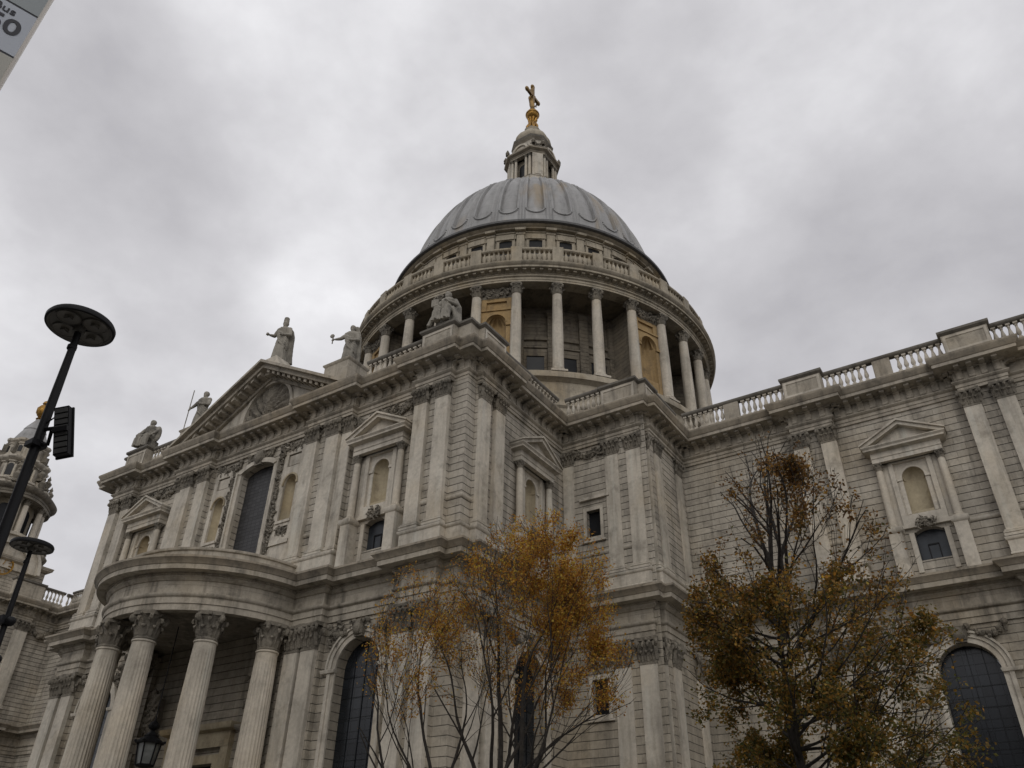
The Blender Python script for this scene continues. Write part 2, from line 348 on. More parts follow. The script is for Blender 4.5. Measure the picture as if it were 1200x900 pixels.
def volute(mb, c, d, r, th):                   # short scroll drum, axis along d
    d = Vector(d).normalized()
    mb.tube([Vector(c)-d*th/2, Vector(c)-d*th*.3, Vector(c)+d*th*.3, Vector(c)+d*th/2], [r*.75, r, r, r*.75], 9)
CAPS = {}
def cap_mesh(w, d, h, rnd=False):
    key = (round(w, 2), round(d, 2), round(h, 2), rnd)
    if key in CAPS: return CAPS[key]
    mb = MB(); r = w/2
    if rnd:
        mb.lathe([(r*.92, 0), (r*1.02, .01*h), (r*1.05, .05*h), (r*.93, .09*h), (r*.9, .5*h), (r*1.0, .75*h), (r*1.22, .86*h), (0, .86*h)], 20)
        for k in range(8): a = math.pi*(k+.5)/4; leaf(mb, (r*.88*math.cos(a), r*.88*math.sin(a), .08*h), (math.cos(a), math.sin(a), 0), .40*h, r*.72)
        for k in range(8): a = math.pi*k/4; leaf(mb, (r*.88*math.cos(a), r*.88*math.sin(a), .14*h), (math.cos(a), math.sin(a), 0), .62*h, r*.66, .42)
        for k in range(4):
            a = math.pi*(k+.5)/2; c = (r*1.38*math.cos(a), r*1.38*math.sin(a), .76*h); volute(mb, c, (-math.sin(a), math.cos(a), 0), .15*h, r*.34)
            a2 = math.pi*k/2; mb.ball((r*1.2*math.cos(a2), r*1.2*math.sin(a2), .9*h), r*.17, 7, 5)
        q = r*1.22; e = r*1.5; pts = []
        for k in range(4):
            a = math.pi*(k+.5)/2; b = math.pi*(k+1)/2
            for da in (-.10, .10): pts.append((e*math.cos(a+da), e*math.sin(a+da)))
            pts.append((q*1.0*math.cos(b), q*math.sin(b)))
        mb.prism(pts, lambda u, v, ww: (u, v, ww), .86*h, h)
    else:
        mb.box(-r*.96, r*.96, -d*.95, .05, 0, .86*h); mb.box(-r*1.04, r*1.04, -d-.03, .05, 0, .07*h)
        n = 3
        for k in range(n): leaf(mb, (-r*.98+(k+.5)*2*r*.98/n, -d*.95, .08*h), (0, -1, 0), .40*h, 2*r/n*1.02)
        for k in range(n+1): leaf(mb, (-r*.98+k*2*r*.98/n, -d*.95, .14*h), (0, -1, 0), .62*h, 2*r/n*.95, .45)
        for sx in (-1, 1):
            for k in range(2): leaf(mb, (sx*r*.96, -d*(.75-.5*k), (.08+.06*k)*h), (sx, 0, 0), (.40+.2*k)*h, d*.7, .4)
            volute(mb, (sx*r*1.12, -d-.10*h, .76*h), (sx*.7, .7, 0), .15*h, r*.34)
            volute(mb, (sx*r*.30, -d-.07*h, .78*h), (sx*.2, 1, 0), .09*h, r*.2)
        mb.ball((0, -d-.11*h, .9*h), r*.2, 7, 5)
        e = r*1.28; mb.prism([(-e, -d-.16*h), (-r*.5, -d-.08*h), (r*.5, -d-.08*h), (e, -d-.16*h), (e, .05), (-e, .05)], lambda u, v, ww: (u, v, ww), .87*h, h)
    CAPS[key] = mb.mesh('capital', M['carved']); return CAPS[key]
PIL = {}
def pilaster(parent, x, y, z0, z1, w, d=.28, cap=1.15, rz=0.0, base=True):   # (x,y) centre of the back face; front is local -y
    key = (round(z0, 2), round(z1, 2), round(w, 2), round(d, 2), round(cap, 2))
    if key not in PIL:
        s = MB(); H = z1-z0; r = w/2
        s.box(-r, r, -d, 0.02, .42 if base else 0, H-cap)
        b = MB(); b.sweep([(.16, 0), (.16, .14), (.12, .16), (.16, .2), (.16, .27), (.08, .29), (.1, .34), (.1, .38), (.02, .42), (-.05, .42)], [(-r, .02), (-r, -d), (r, -d), (r, .02)])
        PIL[key] = (s.mesh('pilaster', M['stone']), b.mesh('base', M['stone']), cap_mesh(w, d, cap))
    a, b, c = PIL[key]
    o = link('pilaster', a, parent, (x, y, z0), rz)
    if base: link('base', b, o, (x, y, z0), rz)
    link('capital', c, o, (x, y, z1-cap), rz)
    return o
COLM = {}
def column(parent, x, y, z0, z1, r, cap, rz=0.0, flutes=0, mat='column', name='column', basew=1.35, plinth=True):
    key = (round(z1-z0, 2), r, cap, flutes, mat)
    if key not in COLM:
        s = MB(); H = z1-z0; bh = .55*r*1.9 if plinth else .3*r
        prof = []; zc = H-cap
        for i in range(13):
            t = i/12; rr = r*(1-.15*max(0, (t-.3)/.7)**1.6); prof.append((rr, bh+(zc-bh)*t))
        if flutes:
            n = flutes*6
            def md(a, q, z): return q*(1-.055*abs(math.sin(a*flutes/2))**.6) if bh+.25 < z < zc-.2 else q
            prof = [(r*1.04, bh), (r, bh+.24)]+[(q, z) for q, z in prof if z > bh+.26 and z < zc-.2]+[(r*.85, zc-.19), (r*.85, zc-.14), (r*.93, zc-.1), (r*.93, zc-.03), (r*.86, zc)]
            s.lathe(prof, n, mod=md)
        else: s.lathe(prof+[(r*.93, zc-.02)], 24)
        b = MB(); q = r*basew
        b.box(-q, q, -q, q, 0, bh*.35); b.lathe([(q*.98, bh*.35), (q*1.0, bh*.45), (q*.97, bh*.55), (q*.86, bh*.62), (q*.86, bh*.72), (q*.9, bh*.82), (q*.84, bh*.95), (r*1.0, bh), (0, bh)], 24)
        COLM[key] = (s.mesh('column', M[mat]), b.mesh('base', M[mat]), cap_mesh(2*r*.87, 0, cap, True))
    a, b, c = COLM[key]
    o = link(name, a, parent, (x, y, z0), rz)
    link('base', b, o, (x, y, z0), rz); link('capital', c, o, (x, y, z1-cap), rz)
    return o
def garland(mb, fr, u0, u1, v, sag, r, w=-.1, n=12):
    pts = []; rad = []
    for i in range(n+1):
        t = i/n; pts.append(fr(u0+(u1-u0)*t, v-sag*4*t*(1-t), w)); rad.append(r*(.55+.75*math.sin(math.pi*t)))
    for i in range(n):
        p = Vector(pts[i]).lerp(Vector(pts[i+1]), .5)
        for k in range(3): mb.ball(p+Vector((random.uniform(-1, 1), random.uniform(-1, 1), random.uniform(-1, 1)))*rad[i]*.6, rad[i]*random.uniform(.55, .85), 6, 4)
    for u in (u0, u1): 
        mb.ball(fr(u, v+.05, w), r*1.3, 7, 5); mb.tube([fr(u, v, w), fr(u, v-sag*.9, w*.8)], [r*.9, r*.4], 6)
def foliage_relief(mb, fr, u0, u1, v0, v1, n, r, w=-.06):         # carved leaf ornament, raised lumps and curls
    for i in range(n):
        u = random.uniform(u0, u1); v = random.uniform(v0, v1); q = r*random.uniform(.6, 1.3); a = random.uniform(0, 6.28)
        pts = [fr(u+q*1.8*t*math.cos(a+t*2.2), v+q*1.8*t*math.sin(a+t*2.2), w*(.3+.9*math.sin(math.pi*(.15+.7*t)))) for t in (0, .3, .6, 1)]
        mb.tube(pts, [q*.25, q*.5, q*.42, q*.16], 5)

# ------------------------------------------------------------------ ground
CX, DX, DY = -42.4, -42.3, 67.0
g = MB(); g.add([(-900, -900, 0), (900, -900, 0), (900, 900, 0), (-900, 900, 0)], [(0, 1, 2, 3)]); tag(part('ground', g, 'asphalt'), kind='structure')
g = MB(); g.box(-70, 40, -4, 60, -.2, .12); tag(part('pavement', g, 'paving'), kind='structure')

# ------------------------------------------------------------------ unseen office blocks across the street, added to cut low sky light
OFFL = {(-78, -17): 'long unseen brick office block, west of the others, added to block low sky', (-39, -16): 'tallest unseen brick office block across the street, added to block low sky', (2, -15): 'second tallest unseen brick office block across the street, added to block low sky', (44, -16): 'lowest unseen brick office block, at the east end, added to block low sky'}
for bx, bw, bh, by in ((-78, 36, 21, -17), (-39, 38, 24, -16), (2, 40, 22, -15), (44, 38, 20, -16)):
    o = empty('sky_blocking_office', (bx+bw/2, by-8, 0)); tag(o, OFFL[(bx, by)], 'building', 'unseen office blocks added to block low sky')
    rows = [rect(bx+1.2+k*3.2, bx+3.2+k*3.2, 1.2+r*3.6, 3.4+r*3.6) for r in range(int(bh/3.6)) for k in range(int((bw-2)/3.2))]
    w = MB(); w.sheet(lambda u, v, ww, by=by: (u, by-ww, v), rect(bx, bx+bw, 0, bh), rows, .25); w.box(bx, bx+bw, by-16, by-.26, 0, bh-.02); part('wall', w, 'office', o)

# ------------------------------------------------------------------ the cathedral
CA = empty('cathedral', (CX, 60, 0))
tag(CA, 'large grey stone domed cathedral with balustraded roofline, pediment and rounded columned porch', 'cathedral')
UP = [(-60.35, 49.25), (-60.35, 31.65), (-59.35, 31.65), (-59.35, 31.15), (-56.7, 31.15), (-56.7, 31.65), (-51.35, 31.65), (-51.35, 31.15), (-47.4, 31.15), (-47.4, 31.6),
      (-37.4, 31.6), (-37.4, 31.15), (-33.45, 31.15), (-33.45, 31.65), (-28.1, 31.65), (-28.1, 31.15), (-25.45, 31.15), (-25.45, 31.65), (-24.45, 31.65), (-24.45, 32.5), (-24.0, 32.5), (-24.0, 35.1), (-24.45, 35.1),
      (-24.45, 42.9), (-18.57, 42.9), (-18.57, 43.5), (-18.08, 43.5), (-18.08, 49.25),
      (-10.15, 49.25), (-10.15, 48.65), (-7.45, 48.65), (-7.45, 49.25), (0.03, 49.25), (0.03, 48.65), (2.8, 48.65), (2.8, 49.25), (10.2, 49.25), (10.2, 48.65), (13, 48.65), (13, 49.25), (24, 49.25)]
UPROF = [(-.5, 28.65), (0, 28.65), (0, 28.86), (.05, 28.87), (.05, 29.08), (.12, 29.12), (.2, 29.22), (.2, 29.27), (0, 29.29), (0, 30.0), (.12, 30.02), (.16, 30.12), (.93, 30.14), (.93, 30.36), (-.5, 30.38)]
UCYM = [(-.4, 30.37), (.96, 30.37), (1.0, 30.42), (1.03, 30.5), (1.14, 30.66), (1.15, 30.7), (1.15, 30.82), (-.5, 30.95)]
def brackets(mb, path, zt, zb, out, w, step, frieze=.0):
    for i in range(len(path)-1):
        a = Vector(path[i]); b = Vector(path[i+1]); d = (b-a); ln = d.length; d.normalize(); nr = Vector((d.y, -d.x))
        n = max(1, round(ln/step)); 
        if ln < .4: continue
        for k in range(n):
            c = a+d*(ln*(k+.5)/n)
            prof = [(0, zb), (out*.14, zb), (out*.22, zb+.12*(zt-zb)), (out*.19, zb+.4*(zt-zb)), (out*.26, zb+.58*(zt-zb)), (out*.5, zb+.66*(zt-zb)), (out*.58, zb+.74*(zt-zb)), (out*.95, zb+.78*(zt-zb)), (out, zb+.82*(zt-zb)), (out, zt), (0, zt)]
            def fr(u, v, ww, c=c, d=d, nr=nr): q = c+nr*u+d*ww; return (q.x, q.y, v)
            mb.prism(prof, fr, -w/2, w/2)
ue = part('upper_entablature', MB().sweep(UPROF, UP), 'cornice', CA); part('crown_moulding', MB().sweep(UCYM, UP), 'crown', ue)
def bracket_mesh(name, out, w, zb, zt, mat='cornice'):
    mb = MB(); q = [(-.05, zb), (.05, zb), (.12, zb+.06), (.13, zb+.14), (.07, zb+.22), (.09, zt-.36), (.16, zt-.28), (.30, zt-.24), (.30, zt-.19), (-.05, zt-.19)]
    mb.prism(q, lambda u, v, ww: (ww, -u, v), -w/2, w/2)
    mb.prism([(.1, zt-.17), (out*.9, zt-.17), (out, zt-.13), (out, zt), (.1, zt)], lambda u, v, ww: (ww, -u, v), -w*.42, w*.42); return mb.mesh(name, M[mat])
BRK = bracket_mesh('cornice_bracket', .72, .36, 29.34, 30.13)
def set_brackets(parent, path, step):
    for i in range(len(path)-1):
        a = Vector(path[i]); b = Vector(path[i+1]); d = b-a; ln = d.length; d.normalize()
        if ln < .4: continue
        n = max(1, round(ln/step))
        for k in range(n):
            c = a+d*(ln*(k+.5)/n); link('cornice_bracket', BRK, parent, (c.x, c.y, 0), math.atan2(d.y, d.x))
set_brackets(ue, UP[1:UP.index((10.2, 49.25))], .78)

PC = (-42.3, 31.2); PR = 6.45
arc = [(PC[0]+PR*math.cos(math.pi*(1+i/36)), PC[1]-.05+PR*math.sin(math.pi*(1+i/36))) for i in range(37)]
cut0 = UP.index((-51.35, 31.15)); cut1 = UP.index((-33.45, 31.15))
LOW = UP[:cut0+1]+arc+UP[cut1:]
LPROF = [(-.5, 15.1), (0, 15.1), (0, 15.45), (.06, 15.46), (.06, 15.8), (.14, 15.84), (.2, 15.95), (.2, 16.02), (0, 16.05), (0, 16.72), (.08, 16.75), (.12, 16.82), (.22, 16.9), (.22, 17.02), (.3, 17.05), (.3, 17.12), (.82, 17.14), (.82, 17.42), (-.5, 17.44)]
LCYM = [(-.4, 17.43), (.86, 17.43), (.9, 17.5), (1.05, 17.68), (1.1, 17.72), (1.1, 17.84), (-.5, 18.02)]
le = part('lower_entablature', MB().sweep(LPROF, LOW), 'cornice', CA); part('crown_moulding', MB().sweep(LCYM, LOW), 'crown', le)
ld = MB(); brackets(ld, LOW[1:-1], 17.03, 16.9, .34, .09, .17); tag(part('dentils', ld, 'cornice', le), kind='stuff')
# parapet of the porch and its roof and ceiling
pp = MB(); a2 = [(PC[0]+(PR-.25)*math.cos(math.pi*(1+i/36)), PC[1]+(PR-.25)*math.sin(math.pi*(1+i/36))) for i in range(37)]
pp.sweep([(0, 17.9), (0, 18.25), (-.06, 18.28), (-.06, 18.62), (.03, 18.66), (.05, 18.72), (.05, 18.8), (-.5, 18.84), (-.5, 17.9)], a2); part('porch_parapet', pp, 'cornice', CA)
pc = MB(); pc.prism([(x, y) for x, y in a2]+[(-35.9, 32), (-48.7, 32)], lambda u, v, w: (u, v, w), 15.3, 17.95); part('porch_ceiling', pc, 'ashlar_small', CA)
# pedestal course under the upper order
PED = [(.08, 17.85), (.08, 18.2), (.14, 18.24), (.14, 18.3), (.10, 18.34), (.10, 19.0), (.16, 19.04), (.2, 19.12), (.2, 19.2), (-.35, 19.3)]
def sub(a, b): return UP[UP.index(a):UP.index(b)+1]
for pth in ([(-60.35, 48)]+sub((-60.35, 31.65), (-56.7, 31.65)), sub((-51.35, 31.65), (-47.4, 31.6)), sub((-37.4, 31.6), (-33.45, 31.65)), [(-28.1, 31.9)]+sub((-28.1, 31.15), (-24.45, 35.1)),
            [(-21.5, 43.2), (-21.5, 42.9)]+sub((-18.57, 42.9), (-18.08, 49.25)), sub((-10.15, 49.25), (-7.45, 49.25)), sub((.03, 49.25), (2.8, 49.25)), sub((10.2, 49.25), (13, 49.25))):
    part('pedestal_course', MB().sweep(PED, pth), 'stone', CA)

# ---- walls with their openings
WB = 17.9
BAY = -30.77; BAYS = (BAY, 2*CX-BAY)
FY = 31.75                                       # face of the transept front
def bay_holes(c): return [arch(c, 1.25, 21.85, 24.2), arch(c, 1.66, 19.0, 20.62, rise=.3)]
f = south(FY)
holes = []
for c in BAYS: holes += bay_holes(c)
holes.append(arch(CX, 3.3, 20.0, 27.2, rise=.45))
for s in (-1, 1): holes.append(arch(CX+s*3.6, 1.15, 22.6, 25.3))
w = MB(); w.sheet(f, rect(-60.3, -24.5, 17.5, 30.9), holes, .55)
w.box(-60.3, -59.0, FY+.01, FY+14, 17.5, 30.9)
part('transept_front_wall', w, 'ashlar', CA)
lholes = [arch(c, 3.1, 3.2, 12.45) for c in BAYS]+[rect(CX-1.5, CX+1.5, 1.4, 8.4)]
w = MB(); w.sheet(f, rect(-60.3, -24.5, 0, 17.6), lholes, .8); part('transept_lower_wall', w, 'ashlar_small', CA)
fe = east(-24.55)
EB = 38.85                                       # centre of the aedicule on the transept's east side
w = MB(); w.sheet(fe, rect(FY, 43.1, 17.5, 30.9), bay_holes(EB), .55); part('transept_east_wall', w, 'ashlar', CA)
w = MB(); w.sheet(fe, rect(FY, 43.1, 0, 17.6), [arch(EB, 3.1, 3.2, 12.45)], .8); part('transept_east_lower_wall', w, 'ashlar_small', CA)
fb = south(43.03)
WX = -22.25
w = MB(); w.sheet(fb, rect(-24.6, -18.2, 17.5, 30.9), [rect(WX-.5, WX+.5, 22.0, 23.85)], .5); w.box(-18.6, -18.2, 43.6, 49.4, 17.5, 30.9); part('corner_block_wall', w, 'ashlar', CA)
w = MB(); w.sheet(fb, rect(-24.6, -18.2, 0, 17.6), [rect(WX-.5, WX+.5, 11.2, 13.15)], .5); w.box(-18.6, -18.2, 43.6, 49.4, 0, 17.6); part('corner_block_lower_wall', w, 'ashlar_small', CA)
CH = 49.35; fc = south(CH); CB = [-3.72, 6.5, 16.7]
hs = []
for c in CB: hs += bay_holes(c)
w = MB(); w.sheet(fc, rect(-18.3, 24, 17.5, 30.9), hs, .55); part('choir_wall', w, 'ashlar', CA)
hs = [arch(c, 3.0, 3.2, 12.7) for c in CB]
w = MB(); w.sheet(fc, rect(-18.3, 24, 0, 17.6), hs, .8); part('choir_lower_wall', w, 'ashlar_small', CA)
# roof decks (seen only from above) closing the body
for b_ in ((-60.0, -24.9, 31.9, 90), (-24.9, -18.6, 43.3, 90), (-18.6, 24, 49.6, 84), (-97, -60.0, 49.6, 84)): part('roof_deck', MB().box(*b_, 30.6, 30.9), 'darklead', CA)
# projecting piers behind the pilaster pairs and plain corner strips
PIERS = [(-59.33, -56.72, 31.43, FY+.02), (-51.33, -47.42, 31.43, FY+.02), (-37.38, -33.47, 31.43, FY+.02), (-28.08, -25.47, 31.43, FY+.02), (-24.6, -24.28, 32.52, 35.08), (-21.45, -18.6, 43.0, 43.5), (-19, -18.12, 43.52, 44),
         (-10.13, -7.47, 48.93, CH+.02), (.05, 2.78, 48.93, CH+.02), (10.22, 12.98, 48.93, CH+.02), (-25.5, -24.47, 31.67, 32.6), (-60.33, -59.3, 31.67, 32.6)]
for x0, x1, y0, y1 in PIERS:
    part('pier', MB().box(x0, x1, y0, y1, 17.9, 28.7), 'ashlar', CA)
    if x0 == -51.33: x1 = -48.3
    if x0 == -37.38: x0 = -36.5
    part('pier', MB().box(x0, x1, y0, y1, 0, 15.15), 'ashlar_small', CA)

def string(x0, x1, y0, y1): part('string_course', MB().sweep([(0, 20.72), (.05, 20.76), (.10, 20.84), (.10, 20.94), (-.1, 20.97), (-.1, 20.72)], [(x0, y1), (x0, y0), (x1, y0), (x1, y1)]), 'stone', CA)
string(-25.52, -24.45, 31.66, 32.6); string(-27.1, -26.5, 31.42, 31.7); string(-36.3, -35.6, 31.42, 31.7); string(-33.0, -32.95, FY-.01, FY+.1)
for c in CB: string(c-4.2, c-2.2, CH-.01, CH+.1); string(c+2.2, c+4.2, CH-.01, CH+.1)
for c in BAYS: string(c-2.9, c-2.2, FY-.01, FY+.1); string(c+2.2, c+2.6, FY-.01, FY+.1)
string(-9.15, -8.45, 48.92, 49.0); string(1.05, 1.78, 48.92, 49.0); string(-20.2, -19.65, 42.99, 43.1); string(-23.6, -21.3, 43.02, 43.1)
# ---- pilasters, upper and lower orders
U0, U1, L0, L1 = 19.25, 28.65, 2.2, 15.1
def pair(cx, y, dxs, w, rz=0.0):
    for dx in dxs:
        pilaster(CA, cx+dx, y, U0, U1, w); pilaster(CA, cx+dx, y, L0, L1, w*1.2, cap=1.5)
SP = 31.43
for sgn in (1, -1):
    m = lambda x: x if sgn > 0 else 2*CX-x
    for x, wd in ((-27.62, .98), (-25.98, .98), (-36.85, .98), (-34.97, 1.12)):
        pilaster(CA, m(x), SP, U0, U1, wd)
    pilaster(CA, m(-33.9), SP+.22, U0, U1, .8)
    for x, wd in ((-27.55, 1.1), (-26.05, 1.1), (-35.45, 1.05), (-34.15, 1.05)):
        pilaster(CA, m(x), SP, L0, L1, wd, cap=1.5)
E90 = R_(90)
for y in (33.02, 34.58):
    pilaster(CA, -24.28, y, U0, U1, .95, rz=E90); pilaster(CA, -24.28, y, L0, L1, 1.05, cap=1.5, rz=E90)
for x, wd in ((-20.72, .98), (-19.12, 1.0)):
    pilaster(CA, x, 43.18, U0, U1, wd); pilaster(CA, x, 43.18, L0, L1, wd*1.05, cap=1.5)
pilaster(CA, -24.05, 43.05, U0, U1, .8, .1)
for z0, z1, c in ((U0, U1, 1.15), (L0, L1, 1.5)):
    pilaster(CA, -18.48, 43.75, z0, z1, .6, cap=c)
    for y in (44.7, 48.2): pilaster(CA, -18.36, y, z0, z1, .95, cap=c, rz=E90)
for x in (-9.68, -7.93, .52, 2.30, 10.7, 12.5):
    pilaster(CA, x, 48.93, U0, U1, .97); pilaster(CA, x, 48.93, L0, L1, 1.1, cap=1.5)

# ---- pedimented niches of the upper bays
def aedicule(x, y, rz):
    fr = south(0)
    b = MB()                                   # pediment and its small entablature, front at y = -.75
    prof = [(-.3, 25.3), (0, 25.3), (0, 25.55), (.05, 25.6), (0, 25.62), (0, 25.95), (.1, 26.0), (.32, 26.05), (.32, 26.16), (.42, 26.28), (.42, 26.34), (-.3, 26.4)]
    b.sweep(prof, [(-2.0, 0), (-2.0, -.62), (2.0, -.62), (2.0, 0)])
    for s in (-1, 1):                          # raking cornices
        p = [(s*2.42, 26.34), (s*2.42, 26.48), (0, 27.72), (0, 27.42), (s*1.95, 26.42)]
        b.prism(p if s > 0 else p[::-1], fr, -.94, 0.02); p = [(s*2.48, 26.42), (s*2.48, 26.52), (0, 27.80), (0, 27.66)]; b.prism(p if s > 0 else p[::-1], fr, -1.06, 0.015)
    b.prism([(-2.0, 26.3), (2.0, 26.3), (0, 27.5)], fr, -.55, 0.02)
    o = part('niche_pediment', b, 'stone', CA, (x, y, 0), rz)
    fm = MB()                                  # niche frame
    fm.sheet(lambda u, v, ww: (u, -.2+ww, v), rect(-1.25, 1.25, 21.2, 25.3), [rect(-.95, .95, 21.75, 25.2)], .17)
    fm.sheet(lambda u, v, ww: (u, -.03+ww, v), rect(-1.2, 1.2, 21.3, 25.28), [arch(0, 1.25, 21.85, 24.2)], .03)
    arch_band(fm, lambda u, v, ww: (u, ww, v), 0, .63, .75, 24.2, -.08, -.032)
    for s in (-1, 1): fm.box(s*1.25-.02, s*1.25+.02, -.2, .02, 21.2, 25.3)
    for x0, x1 in ((-1.62, -1.27), (1.27, 1.62)): fm.box(x0, x1, -.12, .02, 21.0, 25.3)
    nb = MB(); niche_shell(nb, lambda u, v, ww: (u, ww-.005, v), 0, 1.25, 21.85, 24.2); nb.box(-.62, .62, 0.0, .52, 21.7, 21.86)
    nb.lathe([(.64, 24.06), (.57, 24.09), (.57, 24.16), (.64, 24.2)], 16, (0, 0), 0, math.pi); nb.box(-.6, .6, -.02, .0, 21.86, 22.0)
    for q0, q1 in ((-.94, -.63), (.63, .94)): fm.box(q0, q1, -.12, -.032, 24.04, 24.2); fm.box(q0+.08 if q0 < 0 else q0+.02, q1-.02 if q0 < 0 else q1-.08, -.06, -.032, 21.85, 24.04)
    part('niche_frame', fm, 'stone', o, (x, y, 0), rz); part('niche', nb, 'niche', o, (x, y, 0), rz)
    for s in (-1, 1):
        c = Matrix.Translation((x, y, 0)) @ Matrix.Rotation(rz, 4, 'Z') @ Vector((s*1.75, -.36, 0))
        column(CA, c.x, c.y, 21.0, 25.3, .23, .5, rz, name='niche_column')
        pb = MB(); cx = s*1.75
        pb.sweep([(0, 17.9), (0, 20.62), (.05, 20.66), (.12, 20.76), (.12, 20.95), (-.2, 21.0)], [(cx-.36, 0.02), (cx-.36, -.72), (cx+.36, -.72), (cx+.36, 0.02)])
        part('column_pedestal', pb, 'stone', o, (x, y, 0), rz)
    sl_ = MB(); sl_.box(-1.39, 1.39, -.2, .02, 20.98, 21.2); 
    for s in (-1, 1): sl_.box(s*.95-.14, s*.95+.14, -.07, .02, 18.3, 20.7)
    part('niche_sill', sl_, 'stone', o, (x, y, 0), rz)
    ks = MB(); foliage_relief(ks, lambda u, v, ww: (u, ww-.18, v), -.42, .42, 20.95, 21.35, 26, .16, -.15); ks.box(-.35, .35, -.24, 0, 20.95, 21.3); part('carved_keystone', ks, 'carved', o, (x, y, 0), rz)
    wp = MB(); wp.prism(arch(0, 1.62, 19.02, 20.6, rise=.28), fr, .38, .42); wo = part('window', wp, 'pane', CA, (x, y, 0), rz)
    wf = MB()
    for u in (-.28, .28): wf.box(u-.03, u+.03, .33, .39, 19.0, 20.0)
    wf.box(-.28, .28, .33, .39, 19.95, 20.03); part('frame', wf, 'iron', wo, (x, y, 0), rz)
for c in BAYS: aedicule(c, FY, 0)
aedicule(-24.55, EB, E90)
for c in CB: aedicule(c, CH, 0)

# ---- arched windows of the lower storey
def arched_window(x, y, rz, w=3.1, zs=12.45):
    fr = south(0); r = w/2
    gp = MB(); gp.prism(arch(0, w-.02, 3.2, zs), fr, .62, .68); o = part('window', gp, 'bigpane', CA, (x, y, 0), rz)
    fm = MB()
    for u in (-r*.5, 0, r*.5): fm.box(u-.015, u+.015, .58, .63, 3.2, zs+math.sqrt(max(0, r*r-u*u))-.06)
    for k in range(9): fm.box(-r+.02, r-.02, .60, .625, 3.9+k*1.02, 3.92+k*1.02)
    part('frame', fm, 'glass', o, (x, y, 0), rz)
    am = MB()
    for r0, r1, d in ((r+.0, r+.28, -.10), (r+.28, r+.5, -.18), (r+.5, r+.62, -.27)):
        arch_band(am, fr, 0, r0+.004, r1, zs, d, .02)
        for s in (-1, 1): am.box(min(s*(r0+.004), s*r1), max(s*(r0+.004), s*r1), d, .02, 3.2, zs) if r1 < r+.6 else None
    for s in (-1, 1): am.sweep([(0, zs-.22), (.12, zs-.18), (.16, zs-.05), (.16, zs)], [(s*(r+.45)-.35, .02), (s*(r+.45)-.35, -.12), (s*(r+.45)+.35, -.12), (s*(r+.45)+.35, .02)])
    part('archivolt', am, 'stone', o, (x, y, 0), rz)
    cv = MB()
    cv.ball((0, -.34, zs+r+.42), .34, 10, 8, (.85, .8, 1.1), .05); cv.box(-.28, .28, -.3, 0, zs+r-.02, zs+r+.85)
    for s in (-1, 1):
        leaf(cv, (s*.25, -.3, zs+r+.1), (s*.8, -.6, 0), .7, .4)
        garland(cv, fr, s*.45, s*(r+.75), zs+r+.75, .5, .15, -.2)
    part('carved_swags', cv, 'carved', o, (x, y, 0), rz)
    return o
for c in BAYS: arched_window(c, FY, 0)
arched_window(-24.55, EB, E90)
for c in CB: arched_window(c, CH, 0, 3.0, 12.7)

# ---- great window of the transept front, side niches, carved strips
wp = MB(); wp.prism(arch(CX, 3.28, 19.9, 27.18, rise=.44), south(FY), .42, .47); gw = part('great_window', wp, 'leaded', CA)
fm = MB(); f0 = south(FY)
for s in (-1, 1):
    fm.box(min(CX+s*1.65, CX+s*2.05), max(CX+s*1.65, CX+s*2.05), FY-.22, FY+.02, 18, 27.3); fm.box(min(CX+s*2.0, CX+s*2.16), max(CX+s*2.0, CX+s*2.16), FY-.32, FY+.015, 18, 27.45)
pts = arch(CX, 3.3, 27.0, 27.2, rise=.45)[2:]; pto = arch(CX, 4.3, 27.0, 27.35, rise=.62)[2:]
fm.prism(pts+pto[::-1], f0, -.3, .01); part('window_surround', fm, 'stone', gw)
for s in (-1, 1):
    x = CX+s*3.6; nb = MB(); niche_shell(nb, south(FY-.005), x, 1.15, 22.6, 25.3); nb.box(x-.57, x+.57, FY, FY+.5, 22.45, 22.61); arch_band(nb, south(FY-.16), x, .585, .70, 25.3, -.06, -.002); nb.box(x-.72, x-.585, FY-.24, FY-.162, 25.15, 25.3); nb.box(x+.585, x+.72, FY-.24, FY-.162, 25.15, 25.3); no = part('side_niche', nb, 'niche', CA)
    fr_ = MB(); fr_.sheet(south(FY-.16), rect(x-.95, x+.95, 19, 28.0), [arch(x, 1.17, 22.58, 25.3), rect(x-.6, x+.6, 26.55, 27.5), rect(x-.55, x+.55, 21.55, 22.15)], .15)
    fr_.box(x-.66, x+.66, FY-.24, FY-.17, 22.38, 22.56); fr_.box(x-.85, x+.85, FY-.26, FY-.15, 20.9, 21.15); part('panelled_surround', fr_, 'stone', no)
    cp = MB(); foliage_relief(cp, south(FY-.06), x-.5, x+.5, 21.6, 22.1, 26, .15, -.08); part('carved_panel', cp, 'carved', no)
    pn = MB(); pn.box(x-.5, x+.5, FY-.09, FY, 26.65, 27.4); part('raised_panel', pn, 'stone', no)
    x = CX+s*2.45; st = MB(); st.box(x-.28, x+.28, FY-.1, FY+.01, 19, 28.3); so_ = part('ornament_strip', st, 'stone', CA)
    cs = MB(); foliage_relief(cs, south(FY-.12), x-.16, x+.16, 20, 28.2, 130, .15, -.12); part('carved_drops', cs, 'carved', so_)
